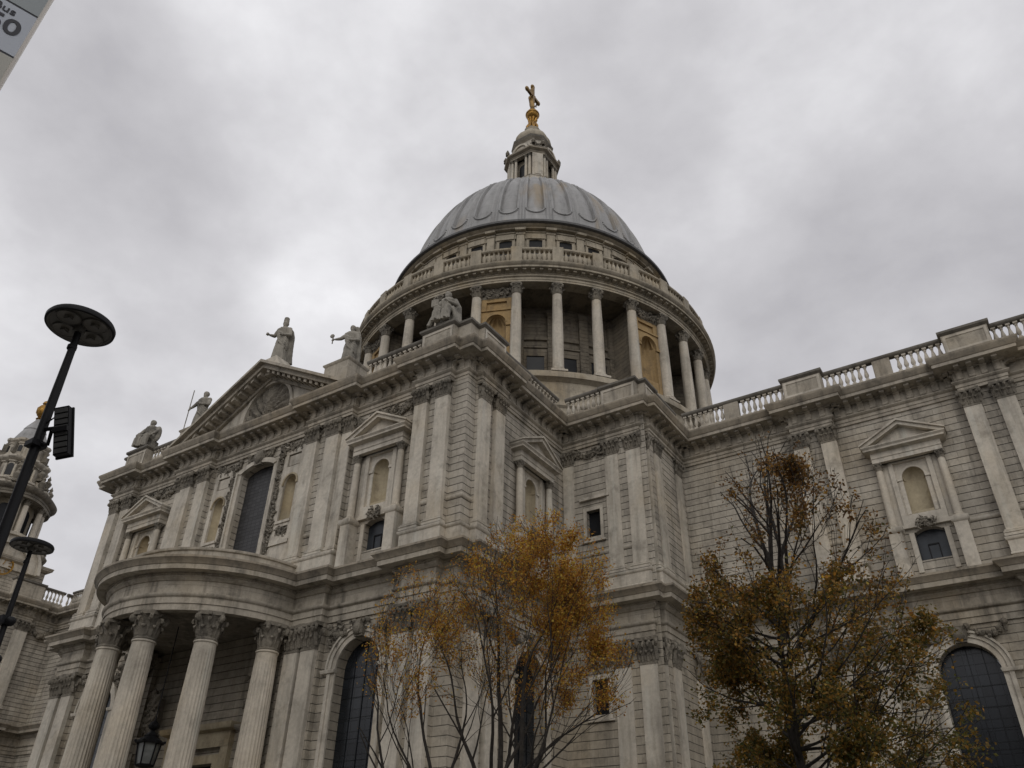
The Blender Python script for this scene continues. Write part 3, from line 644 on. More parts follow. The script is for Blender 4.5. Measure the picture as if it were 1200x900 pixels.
# carved festoon frieze between the capitals of the upper order
def frieze_carving(fr, u0, u1, v0=27.62, v1=28.5, dens=16):
    cs = MB(); n = int((u1-u0)*dens); foliage_relief(cs, fr, u0, u1, v0+.15, v1-.1, n, .17, -.12)
    k = max(1, round((u1-u0)/1.8))
    for i in range(k): garland(cs, fr, u0+(u1-u0)*i/k, u0+(u1-u0)*(i+1)/k, v1-.15, .45, .13, -.14, 9)
    part('carved_frieze', cs, 'carved', CA)
for u0, u1 in ((-33.2, -28.4), (-56.4, -51.6), (-40.3, -38.0), (-46.8, -44.5)): frieze_carving(south(FY), u0, u1)
frieze_carving(south(FY-.05), -43.6, -41.2, 27.75, 28.6)
frieze_carving(fb, -23.5, -21.3)
w = MB(); w.ball((CX, FY-.3, 28.1), .5, 10, 8, (.9, .6, 1), .06); w.box(CX-.35, CX+.35, FY-.35, FY, 27.5, 28.6); part('carved_keystone', w, 'carved', gw)
for u0, u1, fr in ((-33.1, -32.2, f), (-29.3, -28.4, f), (-22.9, -21.5, fb), (-52.6, -51.6, f)):
    cs = MB(); foliage_relief(cs, fr, u0, u1, 13.8, 14.9, 22, .2, -.14); part('carved_frieze', cs, 'carved', CA)

# ---- small square windows of the corner block
for z0, z1 in ((22.0, 23.85), (11.2, 13.15)):
    p = MB(); p.box(WX-.5, WX+.5, 43.35, 43.4, z0, z1); o = part('window', p, 'glass', CA)
    q = MB(); fr = south(43.03); q.sheet(lambda u, v, ww: (u, 42.95+ww, v), rect(WX-.72, WX+.72, z0-.24, z1+.24), [rect(WX-.5, WX+.5, z0, z1)], .1)
    q.box(WX-.85, WX+.85, 42.86, 43.05, z0-.36, z0-.242)
    if z0 > 20: q.box(WX-.95, WX+1.25, 42.82, 43.05, z1+.75, z1+.95)
    part('frame', q, 'stone', o)

# ---- balustrades on the wall tops
bal = MB(); bal.box(-.13, .13, -.13, .13, 0, .1); bal.lathe([(.07, .1), (.1, .14), (.07, .2), (.13, .34), (.15, .46), (.12, .6), (.075, .82), (.07, .95), (.1, .99), (.07, 1.05), (.1, 1.1), (.1, 1.13)], 10); bal.box(-.13, .13, -.13, .13, 1.13, 1.25)
BALM = bal.mesh('baluster', M['stone'])
def balustrade(p0, p1, gaps=None, block=None, setback=.25):
    a = Vector(p0); b = Vector(p1); d = (b-a).normalized(); nr = Vector((d.y, -d.x)); a = a-nr*setback; b = b-nr*setback; ln = (b-a).length
    s = MB(); s.sweep([(.24, 30.85), (.24, 31.2), (.2, 31.25), (.2, 31.55), (.16, 31.6), (-.2, 31.6), (-.2, 30.85)], [a, b])
    rl_ = MB().sweep([(-.2, 32.85), (.14, 32.85), (.2, 32.9), (.24, 32.98), (.24, 33.08), (.2, 33.14), (-.2, 33.2), (-.2, 32.85)], [a, b])
    for g0, g1 in (gaps or []):
        q0 = a+d*g0; q1 = a+d*g1; s.sweep([(.17, 31.58), (.17, 32.87), (-.17, 32.87), (-.17, 31.58)], [q0, q1])
    o = part('balustrade', s, 'cornice', CA); part('rail', rl_, 'soot', o)
    n = int(ln/.40)
    for i in range(n):
        t = (i+.5)*ln/n
        if any(g0-.1 < t < g1+.1 for g0, g1 in (gaps or [])): continue
        q = a+d*t; link('baluster', BALM, o, (q.x, q.y, 31.6), math.atan2(d.y, d.x))
def block(path, top=33.3, panel=None, name='parapet_block'):
    s = MB(); s.sweep([(.0, 30.85), (0, 31.3), (-.06, 31.35), (-.06, top-.42), (-.7, top-.42), (-.7, 30.85)], path)
    o = part(name, s, 'cornice', CA); part('coping', MB().sweep([(-.06, top-.42), (.02, top-.36), (.1, top-.28), (.1, top-.12), (-.7, top), (-.7, top-.41)], path), 'soot', o)
    for p0, p1 in panel or []:
        a = Vector(p0); b = Vector(p1); d = (b-a).normalized(); nr = Vector((d.y, -d.x)); q = MB()
        def fr(u, v, ww): c = a+d*u+nr*ww; return (c.x, c.y, v)
        ln = (b-a).length; q.sheet(lambda u, v, ww: fr(u, v, -.02-ww), rect(.12, ln-.12, 31.5, top-.5), [rect(.3, ln-.3, 31.68, top-.66)], .06); part('panel_frame', q, 'stone', o)
for sgn in (1, -1):
    mm = (lambda p: p) if sgn > 0 else (lambda p: (2*CX-p[0], p[1]))
    pth = [mm(p) for p in [(-28.1, 31.9)]+sub((-28.1, 31.15), (-24.45, 35.1))+[(-24.9, 35.1)]]
    if sgn < 0: pth = pth[::-1]
    block(pth, 33.3, [((-28.1, 31.15), (-25.45, 31.15)), ((-24.0, 32.5), (-24.0, 35.1))] if sgn > 0 else [((-59.35, 31.15), (-56.7, 31.15))])
balustrade((-33.3, 31.65), (-28.1, 31.65)); balustrade((-56.7, 31.65), (-51.3, 31.65))
balustrade((-24.45, 35.1), (-24.45, 42.65)); balustrade((-24.2, 42.9), (-21.35, 42.9)); balustrade((-18.08, 45.4), (-18.08, 49.0))
block([(-21.35, 43.6), (-21.35, 42.9)]+sub((-18.57, 42.9), (-18.08, 43.5))+[(-18.08, 45.4), (-18.8, 45.4)], 33.25, [((-21.35, 42.9), (-18.57, 42.9)), ((-18.08, 43.5), (-18.08, 45.4))])
balustrade((-17.8, 49.25), (-10.15, 49.25), [(3.2, 4.3)]); balustrade((-7.45, 49.25), (.03, 49.25), [(3.2, 4.3)]); balustrade((2.8, 49.25), (10.2, 49.25), [(3.2, 4.3)]); balustrade((13, 49.25), (24, 49.25))
for x0, x1 in ((-10.15, -7.45), (.03, 2.8), (10.2, 13)): block([(x0, 49.5), (x0, 48.65), (x1, 48.65), (x1, 49.5)], 33.25, [((x0, 48.65), (x1, 48.65))])
balustrade((-60.35, 48), (-60.35, 35.5))

# ---- pediment over the transept front
PX = -42.8; HW = 9.1; PZ = 30.82; AP = 35.9
pm = MB(); fr = south(31.6)
pm.sheet(south(31.55), [(PX-8.3, 30.9), (PX+8.3, 30.9), (PX, 35.3)], [[(PX+2.45*math.cos(math.pi*i/18), 31.75+2.75*math.sin(math.pi*i/18)) for i in range(19)]], .4)
ped = part('pediment', pm, 'stone', CA)
rk = MB()
for s in (-1, 1):                                # raking cornice: profile kept square to the front
    x1 = PX+s*(HW+.15); t = Vector((-s*(HW+.15), AP-PZ)).normalized(); nrm = Vector((t.y*s, abs(t.x)))
    for off0, off1, y0 in ((-.95, -.62, 31.3), (-.62, -.5, 31.1), (-.5, -.2, 30.35), (-.2, 0.0, 30.0)):
        pts = []
        for o_ in (off0, off1):
            zi = AP+o_/abs(t.x); k = (zi-PZ-.01)/((AP-PZ)/(HW+.15)); pts.append([(PX+s*k, PZ+.01), (PX, zi)])
        poly = [pts[0][0], pts[0][1], pts[1][1], pts[1][0]]
        rk.prism(poly if s > 0 else poly[::-1], lambda u, v, w: (u, w, v), y0, 32.6)
    sl = (AP-PZ)/(HW+.15)
    mo = MB()
    for k in range(13):                          # modillions under the rake
        u = .5+k*.62; x = PX+s*u; zt = AP-.5/abs(t.x)-sl*u; q = .15
        mo.prism([(x-q, zt-.26+sl*q*s), (x+q, zt-.26-sl*q*s), (x+q, zt-.01-sl*q*s), (x-q, zt-.01+sl*q*s)], lambda u_, v, w: (u_, w, v), 30.5, 31.5)
    part('raking_modillions', mo, 'cornice', ped); part('raking_cornice', rk, 'cornice', ped); rk = MB()
rl = MB(); n, m = 56, 36; vs = []; fs = []       # relief in the lunette: a spread-winged bird among rays
rnd = random.Random(3)
for j in range(m+1):
    for i in range(n+1):
        u = -1+2*i/n; v = j/m; x = PX+2.5*u; z = 31.72+2.85*v; rr = math.hypot(u, v); th = math.atan2(v, u)
        feather = .22*abs(math.sin(th*9+3*rr))*(1-abs(rr-.6))*(.3+abs(math.cos(th)))
        body = .42*math.exp(-((u*5)**2+((v-.42)*3)**2))
        ray_ = .15*max(0, math.sin(th*22))*max(0, rr-.45); flame = .16*abs(math.sin(u*11+v*7))*max(0, .5-v)
        h = feather+body+ray_+flame+rnd.uniform(0, .10); vs.append((x, 31.86-h, z))
for j in range(m):
    for i in range(n):
        if math.hypot((-1+2*(i+.5)/n), (j+.5)/m) < 1.06: a = j*(n+1)+i; fs.append((a, a+1, a+n+2, a+n+1))
rl.add(vs, fs); part('carved_relief', rl, 'carved', ped)
ar = MB(); arch_band(ar, south(31.55), PX, 0, 0, 0, 0, 0, 2) if False else None
vs = []; fs = []
for i in range(19):
    a = math.pi*i/18
    for k, w0 in ((2.45, 0), (2.45, -.1), (2.72, -.1), (2.72, 0)): vs.append((PX+k*math.cos(a), 31.555+w0, 31.75+k*1.12*math.sin(a)))
for i in range(18):
    for q in range(4): fs.append((i*4+q, i*4+(q+1) % 4, i*4+4+(q+1) % 4, i*4+4+q))
ar.add(vs, fs); part('lunette_moulding', ar, 'stone', ped)
def pedestal(x, y, w, d, z0, z1, name='statue_pedestal'):
    s = MB(); h = w/2; k = d/2
    s.sweep([(.06, z0), (.06, z0+.2), (0, z0+.25), (0, z1-.3), (.1, z1-.2), (.12, z1-.08), (0, z1), (-h+.05, z1+.01)], [(x-h, y+k), (x-h, y-k), (x+h, y-k), (x+h, y+k)], closed=True); part(name, s, 'cornice', CA)
pedestal(CX+6.55, 32.2, 2.3, 1.9, 30.9, 33.9); pedestal(CX-10.3, 32.6, 1.7, 1.7, 30.9, 33.9)
s = MB(); s.prism([(PX-1.5, 35.0), (PX+1.3, 35.0), (PX+.5, 36.6), (PX-.7, 36.6)], lambda u, v, w: (u, w, v), 30.9, 32.3); part('apex_pedestal', s, 'stone', CA)

# ---- the rounded porch
for a in (-81.5, -48.5, -15.5, 15.5, 48.5, 81.5):
    t = R_(a); column(CA, PC[0]+5.95*math.sin(t), PC[1]-5.95*math.cos(t), 1.9, 15.1, .69, 1.5, t, 24, name='porch_column')
st = MB()
for k in range(10): 
    r = 7.2+.36*(9-k); st.prism([(PC[0]+r*math.cos(math.pi*(1+i/24)), 31.7+(r)*math.sin(math.pi*(1+i/24))) for i in range(25)], lambda u, v, w: (u, v, w), .02+.19*k, .19*(k+1))
part('porch_steps', st, 'paving', CA)
dr = MB(); dr.box(CX-1.5, CX+1.5, FY+.6, FY+.66, 1.4, 8.4); do = part('door', dr, 'black', CA)
ds = MB()
for s in (-1, 1): 
    ds.box(min(CX+s*1.5, CX+s*1.95), max(CX+s*1.5, CX+s*1.95), FY-.15, FY+.02, 1.9, 8.85); ds.box(min(CX+s*2.15, CX+s*2.8), max(CX+s*2.15, CX+s*2.8), FY-.3, FY+.02, 1.9, 9.2)
ds.box(CX-1.5, CX+1.5, FY-.15, FY+.02, 8.4, 8.85); ds.sweep([(0, 9.2), (.05, 9.5), (0, 9.52), (0, 10.0), (.3, 10.1), (.4, 10.3), (.4, 10.4), (-.3, 10.45)], [(CX-2.8, FY+.02), (CX-2.8, FY-.32), (CX+2.8, FY-.32), (CX+2.8, FY+.02)])
part('door_surround', ds, 'niche', do)
for s in (-1, 1):
    column(CA, CX+s*4.6, FY-.5, 2.0, 9.2, .32, .8, name='doorway_column')
    q = MB(); q.sweep([(0, 9.2), (0, 9.7), (.12, 9.8), (.2, 9.95), (.2, 10.05), (-.3, 10.1)], [(CX+s*4.6-.45, FY+.02), (CX+s*4.6-.45, FY-.9), (CX+s*4.6+.45, FY-.9), (CX+s*4.6+.45, FY+.02)])
    foliage_relief(q, south(FY-.4), CX+s*4.6-.4, CX+s*4.6+.4, 10.3, 12.6, 40, .3, -.25); q.box(CX+s*4.6-.3, CX+s*4.6+.3, FY-.4, FY, 10, 12.4); part('carved_console', q, 'carved', CA)

# ------------------------------------------------------------------ drum and dome (parts of the cathedral)
def ringpt(a, r): return (DX+r*math.cos(R_(a)), DY+r*math.sin(R_(a)))
def lat(prof, n=128, mod=None): return MB().lathe(prof, n, (DX, DY), mod=mod)
part('drum_base', lat([(20.2, 29), (20.2, 38.6), (20.4, 38.8), (20.4, 39.2), (20.2, 39.3), (20.2, 41.3), (20.3, 41.35), (20.5, 41.5), (20.72, 41.58), (20.74, 41.95), (20.70, 42.18), (15.5, 42.22)]), 'drumstone', CA)
part('drum_wall', lat([(16.3, 42), (16.3, 43.0), (16.4, 43.1), (16.4, 43.3), (16.25, 43.4), (16.25, 48.7), (16.45, 48.75), (16.5, 49.0), (16.25, 49.05), (16.25, 52.9), (19.4, 52.95)]), 'drumshade', CA)
dw = MB(); dw.box(-.85, .85, -.06, .3, 0, 2.0); DWM = dw.mesh('drum_window', M['glass'])
df = MB(); df.sheet(lambda u, v, w: (u, -.16+w, v), rect(-1.2, 1.2, -.4, 2.9), [rect(-.85, .85, 0, 2.0)], .16); df.box(-1.35, 1.35, -.3, .05, 2.91, 3.1); df.box(-1.2, -1.14, -.16, .1, -.4, 2.9); df.box(1.14, 1.2, -.16, .1, -.4, 2.9); DFM = df.mesh('frame', M['drumshade'])
for k in range(32):
    a = -90+11.25*k                              # bay centres
    x, y = ringpt(a, 16.25); rz = R_(a+90)
    b = k % 4
    if b != 2: o = link('drum_window', DWM, CA, (x, y, 44.8), rz); link('frame', DFM, o, (x, y, 44.8), rz)
dp = MB(); dp.box(-.45, .45, -.35, .1, 0, 8.2); dp.box(-.55, .55, -.42, .1, 8.2, 8.9); dp.box(-.55, .55, -.42, .1, 0, .4); DPM = dp.mesh('wall_pilaster', M['drumshade'])
for k in range(32):
    a = -90+5.625+11.25*k
    x, y = ringpt(a, 20.0); column(CA, x, y, 42.22, 52.72, .53, 1.25, R_(a+90), name='drum_column', basew=1.42)
    x, y = ringpt(a, 16.3); link('wall_pilaster', DPM, CA, (x, y, 43.4), R_(a+90))
# the filled bays with ochre niches, one bay in four
nf = MB(); nf.sheet(lambda u, v, w: (u, -.0+w, v), rect(-1.5, 1.5, 42.2, 51.4), [arch(0, 1.9, 44.2, 48.3), rect(-1.0, 1.0, 50.15, 51.0)], .35)
nf.box(-1.0, 1.0, .2, .25, 50.1, 51.1); arch_band(nf, south(0), 0, 1.0, 1.38, 48.3, -.14, .0); arch_band(nf, south(0), 0, .97, 1.06, 48.3, -.22, .0)
for s in (-1, 1): nf.box(min(s*.97, s*1.5), max(s*.97, s*1.5), -.2, .0, 47.95, 48.28); nf.box(min(s*1.0, s*1.38), max(s*1.0, s*1.38), -.07, .0, 42.6, 47.9)
nf.box(-1.48, 1.48, -.12, .0, 49.85, 50.05)
NFM = nf.mesh('niche_bay', M['ochre'])
ns = MB(); niche_shell(ns, lambda u, v, w: (u, w-.004, v), 0, 1.9, 44.2, 48.3, 40, 8, .15); NSM = ns.mesh('niche', M['ochre'])
nc = MB(); foliage_relief(nc, lambda u, v, w: (u, w-.05, v), -1.4, 1.4, 51.5, 52.4, 40, .2, -.15); nc.box(-1.5, 1.5, -.02, .3, 51.4, 52.7); NCM = nc.mesh('carved_swag', M['carved'])
nw = MB(); nw.box(-1.6, -1.5, .02, 3.6, 42.2, 52.7); nw.box(1.5, 1.6, .02, 3.6, 42.2, 52.7); NWM = nw.mesh('side_wall', M['drumshade'])
for k in range(8):
    a = -67.5+45*k; x, y = ringpt(a, 19.75); rz = R_(a+90)
    o = link('niche_bay', NFM, CA, (x, y, 0), rz); link('niche', NSM, o, (x, y, 0), rz); link('carved_swag', NCM, o, (x, y, 0), rz); link('side_wall', NWM, o, (x, y, 0), rz)
part('drum_entablature', lat([(19.3, 52.95), (19.35, 52.72), (20.55, 52.72), (20.55, 52.95), (20.6, 52.96), (20.6, 53.2), (20.75, 53.28), (20.75, 53.35), (20.6, 53.37), (20.6, 53.8), (20.7, 53.85), (20.75, 53.95), (21.3, 53.97), (21.3, 54.2), (21.36, 54.22), (21.52, 54.45), (21.55, 54.5), (21.55, 54.6), (20.9, 54.72), (16.3, 54.75)]), 'drumstone', CA)
def faces_camera(a, half): return abs((math.degrees(a)+57.7+180) % 360-180) < half
MDM = MB().prism([(0, 53.70), (-.56, 53.78), (-.56, 53.97), (0, 53.97)], lambda u, v, w: (w, u, v), -.17, .17).mesh('modillion', M['drumstone'])
dent = part('drum_frieze_band', lat([(20.56, 53.60), (20.66, 53.62), (20.66, 53.69), (20.56, 53.70)]), 'drumstone', CA)
for k in range(160):
    a = 2*math.pi*(k+.5)/160
    if faces_camera(a, 112): link('modillion', MDM, dent, (DX+20.55*math.cos(a), DY+20.55*math.sin(a), 0), a+R_(90))
part('gallery_rail', lat([(20.5, 54.7), (20.95, 54.7), (20.95, 55.1), (20.85, 55.15), (20.5, 55.15)]), 'drumstone', CA)
part('gallery_rail', lat([(20.45, 56.5), (20.88, 56.5), (20.98, 56.6), (20.98, 56.78), (20.88, 56.88), (20.45, 56.9), (20.45, 56.5)]), 'drumstone', CA)
gp = MB(); gp.box(-.55, .55, -.28, .28, 54.7, 56.94); GPM = gp.mesh('gallery_pedestal', M['drumstone'])
for k in range(32):
    x, y = ringpt(-90+5.625+11.25*k, 20.72); link('gallery_pedestal', GPM, CA, (x, y, 0), R_(-90+5.625+11.25*k+90))
gbm = MB().lathe([(.13, 55.15), (.19, 55.28), (.245, 55.6), (.21, 55.95), (.10, 56.2), (.09, 56.4), (.16, 56.46), (.17, 56.53)], 10).mesh('gallery_baluster', M['drumstone'])
grest = MB(); cnt = 0
for k in range(32):
    for j in range(6):
        a = R_(-90+11.25*k+(j-2.5)*1.32); x, y = DX+20.7*math.cos(a), DY+20.7*math.sin(a)
        if faces_camera(a, 94): link('gallery_baluster', gbm, CA, (x, y, 0))
        else: grest.lathe([(.13, 55.15), (.245, 55.6), (.09, 56.4), (.17, 56.72)], 6, (x, y))
tag(part('far_gallery_balusters', grest, 'drumstone', CA), kind='stuff')
part('attic_wall', lat([(16.6, 54.7), (16.6, 55.3), (16.4, 55.4), (16.4, 63.15), (16.55, 63.2), (16.6, 63.32), (17.0, 63.36), (17.05, 63.5), (17.3, 63.6), (17.4, 63.7)]), 'drumstone', CA)
part('dome_gutter', lat([(17.2, 63.68), (17.6, 63.7), (17.7, 63.78), (17.7, 64.05), (17.55, 64.2), (16.9, 64.4), (16.9, 64.55), (16.5, 64.7), (15.5, 64.75)]), 'darklead', CA)
aw = MB(); aw.box(-.85, .85, -.02, .3, 60.0, 62.5); AWM = aw.mesh('attic_window', M['iron'])
af = MB(); af.sheet(lambda u, v, w: (u, -.16+w, v), [(-1.0, 58.2), (1.0, 58.2), (1.0, 62.2), (1.15, 62.2), (1.15, 63.0), (-1.15, 63.0), (-1.15, 62.2), (-1.0, 62.2)], [arch(0, 1.4, 60.0, 61.95, rise=.12)], .18); af.box(-.95, .95, -.30, -.165, 62.1, 62.75); af.box(-1.2, 1.2, -.26, -.0, 63.01, 63.14); AFM = af.mesh('frame', M['drumstone'])
ap = MB(); ap.box(-.42, .42, -.3, .1, 55.4, 62.7); ap.box(-.5, .5, -.38, .1, 62.7, 63.0); ap.box(-.56, .56, -.75, .1, 63.05, 63.38); APM = ap.mesh('attic_pilaster', M['drumstone'])
for k in range(32):
    a = -90+11.25*k; x, y = ringpt(a, 16.42); o = link('attic_window', AWM, CA, (x, y, 0), R_(a+90)); link('frame', AFM, o, (x, y, 0), R_(a+90))
    a += 5.625; x, y = ringpt(a, 16.42); link('attic_pilaster', APM, CA, (x, y, 0), R_(a+90))
# lead dome: 32 ribs with sunk, round-ended panels between them
def dome_r(z):
    t = max(0, (z-62.4)/20.9); return 15.9*max(0, 1-t**2.05)**(1/2.05)
prof = []
zs_ = [64.3+.35*i for i in range(7)]+[66.6+.055*i for i in range(52)]+[69.5+(83.0-69.5)*(1-(1-i/80)**1.5) for i in range(81)]
for z in zs_: prof.append((dome_r(z), z))
def dome_mod(a, r, z):
    ph = ((math.degrees(a)+90)/11.25+.5) % 1.0; d = abs(ph-.5)*2        # 0 mid panel, 1 on the rib line
    rw = r*R_(11.25)/2; xx = d*rw                                       # metres from panel axis
    hw = rw*.60; zb = 67.2+hw
    inside = xx < hw and (z > zb or math.hypot(xx, z-zb) < hw)
    edge = (not inside) and xx < hw+.2 and (z > zb or math.hypot(xx, z-zb) < hw+.2)
    fade = min(1, r/6)
    rib = .15+(.10 if abs(d-.80) < .05 or d > .93 else 0)
    if edge: rib += .13
    return r+fade*(((.20+.28*max(0, min(1, (z-75)/5)))*math.cos(min(1, d/.60)*math.pi/2)**.8-.08) if inside else rib)
part('dome', MB().lathe(prof, 32*28, (DX, DY), mod=dome_mod), 'lead', CA)
# lantern
la = empty('lantern', (DX, DY, 83)); 
la.parent = CA; la.matrix_basis = WM[CA].inverted() @ WM[la]
def lp(name, mb, mat): return part(name, mb, mat, la)
def oct_path(h, c): return [(DX+x, DY+y) for x, y in ((-h+c, -h), (h-c, -h), (h, -h+c), (h, h-c), (h-c, h), (-h+c, h), (-h, h-c), (-h, -h+c))]
def oct_ring(mb, prof, h, c): mb.sweep(prof, oct_path(h, c), closed=True)
m_ = MB(); m_.lathe([(5.3, 82.2), (5.3, 83.0), (4.6, 83.6), (4.3, 84.0), (4.3, 85.5), (0, 85.6)], 48, (DX, DY)); oct_ring(m_, [(.5, 83.5), (.5, 85.6), (.2, 85.8), (.2, 86.6), (.3, 86.7), (-.5, 86.75)], 3.2, 1.5); lp('lantern_base', m_, 'stone')
m_ = MB(); oct_ring(m_, [(-.9, 86.7), (-.9, 91.6)], 3.2, 1.5); lp('core_wall', m_, 'drumshade')
m_ = MB(); oct_ring(m_, [(-.6, 91.5), (0, 91.5), (0, 91.72), (.06, 91.76), (0, 91.8), (0, 92.05), (.2, 92.15), (.42, 92.2), (.48, 92.42), (.2, 92.6), (-1, 93.05)], 3.2, 1.5); lp('lantern_cornice', m_, 'crown')
for k in range(4):
    rz = k*math.pi/2; T = Matrix.Translation((DX, DY, 0)) @ Matrix.Rotation(rz, 4, 'Z')
    for u in (-1.45, -.85, .85, 1.45):
        c = T @ Vector((u, -2.95, 0)); column(la, c.x, c.y, 86.7, 91.5, .22, .5, rz, name='lantern_column')
    q = MB(); q.prism(arch(0, 1.2, 87.2, 90.0), south(-2.36), 0, .06); part('opening', q, 'glass', la, (DX, DY, 0), rz)
    q = MB(); fr = south(0); q.box(-.75, .75, -.35, .35, 86.7, 91.5); q.box(-.5, .5, -.42, -.35, 87.2, 91.0); c = Matrix.Rotation(rz+R_(45), 4, 'Z') @ Vector((0, -3.15, 0)); part('corner_pier', q, 'stone', la, (DX+c.x, DY+c.y, 0), rz+R_(45))
    q = MB(); arch_band(q, south(-3.3), 0, 1.0, 1.35, 92.75, 0, .5, 14); q.prism([(1.0*math.cos(math.pi*i/10), 92.72+1.0*math.sin(math.pi*i/10)) for i in range(11)], south(-3.1), 0, .2); part('round_gable', q, 'stone', la, (DX, DY, 0), rz)
    for u in (-2.2, 2.2):
        c = T @ Vector((u, -3.2, 0)); q = MB(); q.lathe([(.25, 0), (.3, .1), (.16, .2), (.32, .5), (.25, .75), (.1, .9), (.14, 1.05), (0, 1.3)], 10); part('urn', q, 'carved', la, (c.x, c.y, 93))
m_ = MB(); oct_ring(m_, [(.1, 93.0), (.0, 93.4), (0, 95.6), (.15, 95.7), (.5, 95.9), (.55, 96.15), (.1, 96.4), (-.6, 96.5)], 2.2, 1.0); lp('upper_stage', m_, 'stone'); m_ = MB(); oct_ring(m_, [(.12, 95.72), (.52, 95.92), (.58, 96.18), (.12, 96.42)], 2.2, 1.0); lp('upper_cornice', m_, 'soot')
for k in range(4):
    q = MB(); q.lathe([(.45*math.cos(i*.4-.6)+.0, 1.1*i/7) for i in range(8)], 10); foliage_relief(q, lambda u, v, w: (u, w, v), -.6, .6, 0, 1.6, 14, .4, -.2); c = Matrix.Rotation(k*math.pi/2+R_(45), 4, 'Z') @ Vector((0, -2.6, 0)); part('scroll_buttress', q, 'carved', la, (DX+c.x, DY+c.y, 93.1), k*math.pi/2+R_(45))
    q = MB(); q.prism([(.7*math.cos(i*.5236), 94.6+.55*math.sin(i*.5236)) for i in range(12)], south(-2.25), -.03, .1); part('round_opening', q, 'glass', la, (DX, DY, 0), k*math.pi/2)
def l8(a, r, z): return r*(1+.09*abs(math.sin(a*4))**.7)
lp('cupola', MB().lathe([(2.4, 96.3), (2.6, 96.7), (2.5, 97.4), (2.2, 98.1), (1.8, 98.7), (1.35, 99.2), (1.1, 99.7), (1.15, 99.9), (1.2, 100.15), (.8, 100.3), (.6, 101.0), (0, 101.1)], 48, (DX, DY), mod=l8), 'drumstone')
gm = MB()
for k in range(8):
    a = k*math.pi/4; gm.tube([(DX+.75*math.cos(a), DY+.75*math.sin(a), 100.2), (DX+.8*math.cos(a), DY+.8*math.sin(a), 101.2), (DX+.42*math.cos(a), DY+.42*math.sin(a), 102.3), (DX+.62*math.cos(a), DY+.62*math.sin(a), 103.1)], [.2, .24, .15, .2], 7)
gm.lathe([(.45, 100.4), (.3, 103.2), (0, 103.2)], 12, (DX, DY)); lp('gilt_pedestal', gm, 'gold')
gm = MB(); gm.ball((DX, DY, 104.2), 1.0, 20, 14); gm.lathe([(1.0, 104.05), (1.07, 104.1), (1.07, 104.3), (1.0, 104.35)], 24, (DX, DY)); lp('gilt_ball', gm, 'gold')
gm = MB(); gm.lathe([(.4, 105.2), (.5, 105.4), (.25, 105.8), (.25, 106)], 12, (DX, DY)); gm.box(DX-.24, DX+.24, DY-.22, DY+.22, 105.8, 111.0); gm.box(DX-.2, DX+.2, DY-1.5, DY+1.5, 108.6, 109.1)
for x, z in ((-1.6, 108.85), (1.6, 108.85), (0, 111.1)): gm.ball((DX, DY+x, z), .45, 9, 7, (.7, 1, 1))
for s in (-1, 1): leaf(gm, (DX, DY+s*.2, 105.9), (0, s, 0), 1.7, .8)
for k in range(4): a = math.pi*(k+.5)/2; gm.tube([(DX, DY+.2*math.cos(a), 108.85+.2*math.sin(a)), (DX, DY+1.1*math.cos(a), 108.85+1.1*math.sin(a))], [.16, .08], 5)
lp('gilt_cross', gm, 'bronze')

# ------------------------------------------------------------------ west end: chapel wall and clock tower (parts of the cathedral)
XW = -97.15
CW = [(-112, 38), (XW, 38), (XW, 43.4), (XW+.5, 43.4), (XW+.5, 46.0), (XW, 46.0), (XW, 49.25), (-60.4, 49.25)]
cw = MB(); cw.box(-112, XW-.1, 38.1, 60, 0, 30.9); cw.box(XW-.1, XW+.25, 43.45, 45.95, 0, 28.7); cw.box(XW-.05, -60.4, 49.4, 50, 0, 30.9); part('west_chapel_wall', cw, 'ashlar', CA)
we = part('west_entablature', MB().sweep(UPROF, CW), 'cornice', CA); part('crown_moulding', MB().sweep(UCYM, CW), 'crown', we); wl = part('west_entablature', MB().sweep(LPROF, CW), 'cornice', CA); part('crown_moulding', MB().sweep(LCYM, CW), 'crown', wl)
set_brackets(we, CW[1:7], .86)
balustrade((XW, 46.4), (XW, 49.1)); balustrade((XW, 49.4), (XW, 53)); balustrade((XW+1, 49.25), (-60.5, 49.25)); block([(XW-.6, 42.8), (XW+.3, 42.8), (XW+.3, 46.4), (XW-.6, 46.4)], 33.3)
pilaster(CA, XW+.25, 45.2, U0, U1, 1.4, cap=1.15, rz=E90); pilaster(CA, XW+.25, 45.0, L0, L1, 1.4, cap=1.5, rz=E90)
cs = MB(); garland(cs, lambda u, v, w: (XW-w, u, v), 46.4, 48.7, 28.4, .9, .28, -.15); part('carved_swags', cs, 'carved', CA)
cg = MB(); cg.prism(arch(48.0, 3.0, 4, 12.2), east(XW-.09), -.02, .1); part('window', cg, 'bigpane', CA)
TX, TY = -121.0, 48.3
tw = empty('clock_tower', (TX, TY, 0)); tw.parent = CA; tw.matrix_basis = WM[CA].inverted() @ WM[tw]
def tp(name, mb, mat): return part(name, mb, mat, tw)
def tl(prof, n=48): return MB().lathe(prof, n, (TX, TY))
m_ = MB(); m_.box(TX-7.5, TX+7.5, TY-7.5, TY+7.5, 0, 34); m_.box(TX-6, TX+6, TY-6, TY+6, 34, 40.6)
m_.sweep([(-.5, 40.4), (.2, 40.5), (.6, 40.8), (.7, 41.2), (-.5, 41.4)], [(TX-6, TY-6), (TX+6, TY-6), (TX+6, TY+6), (TX-6, TY+6)], closed=True)
tp('tower_base', m_, 'ashlar_small')
m_ = MB()
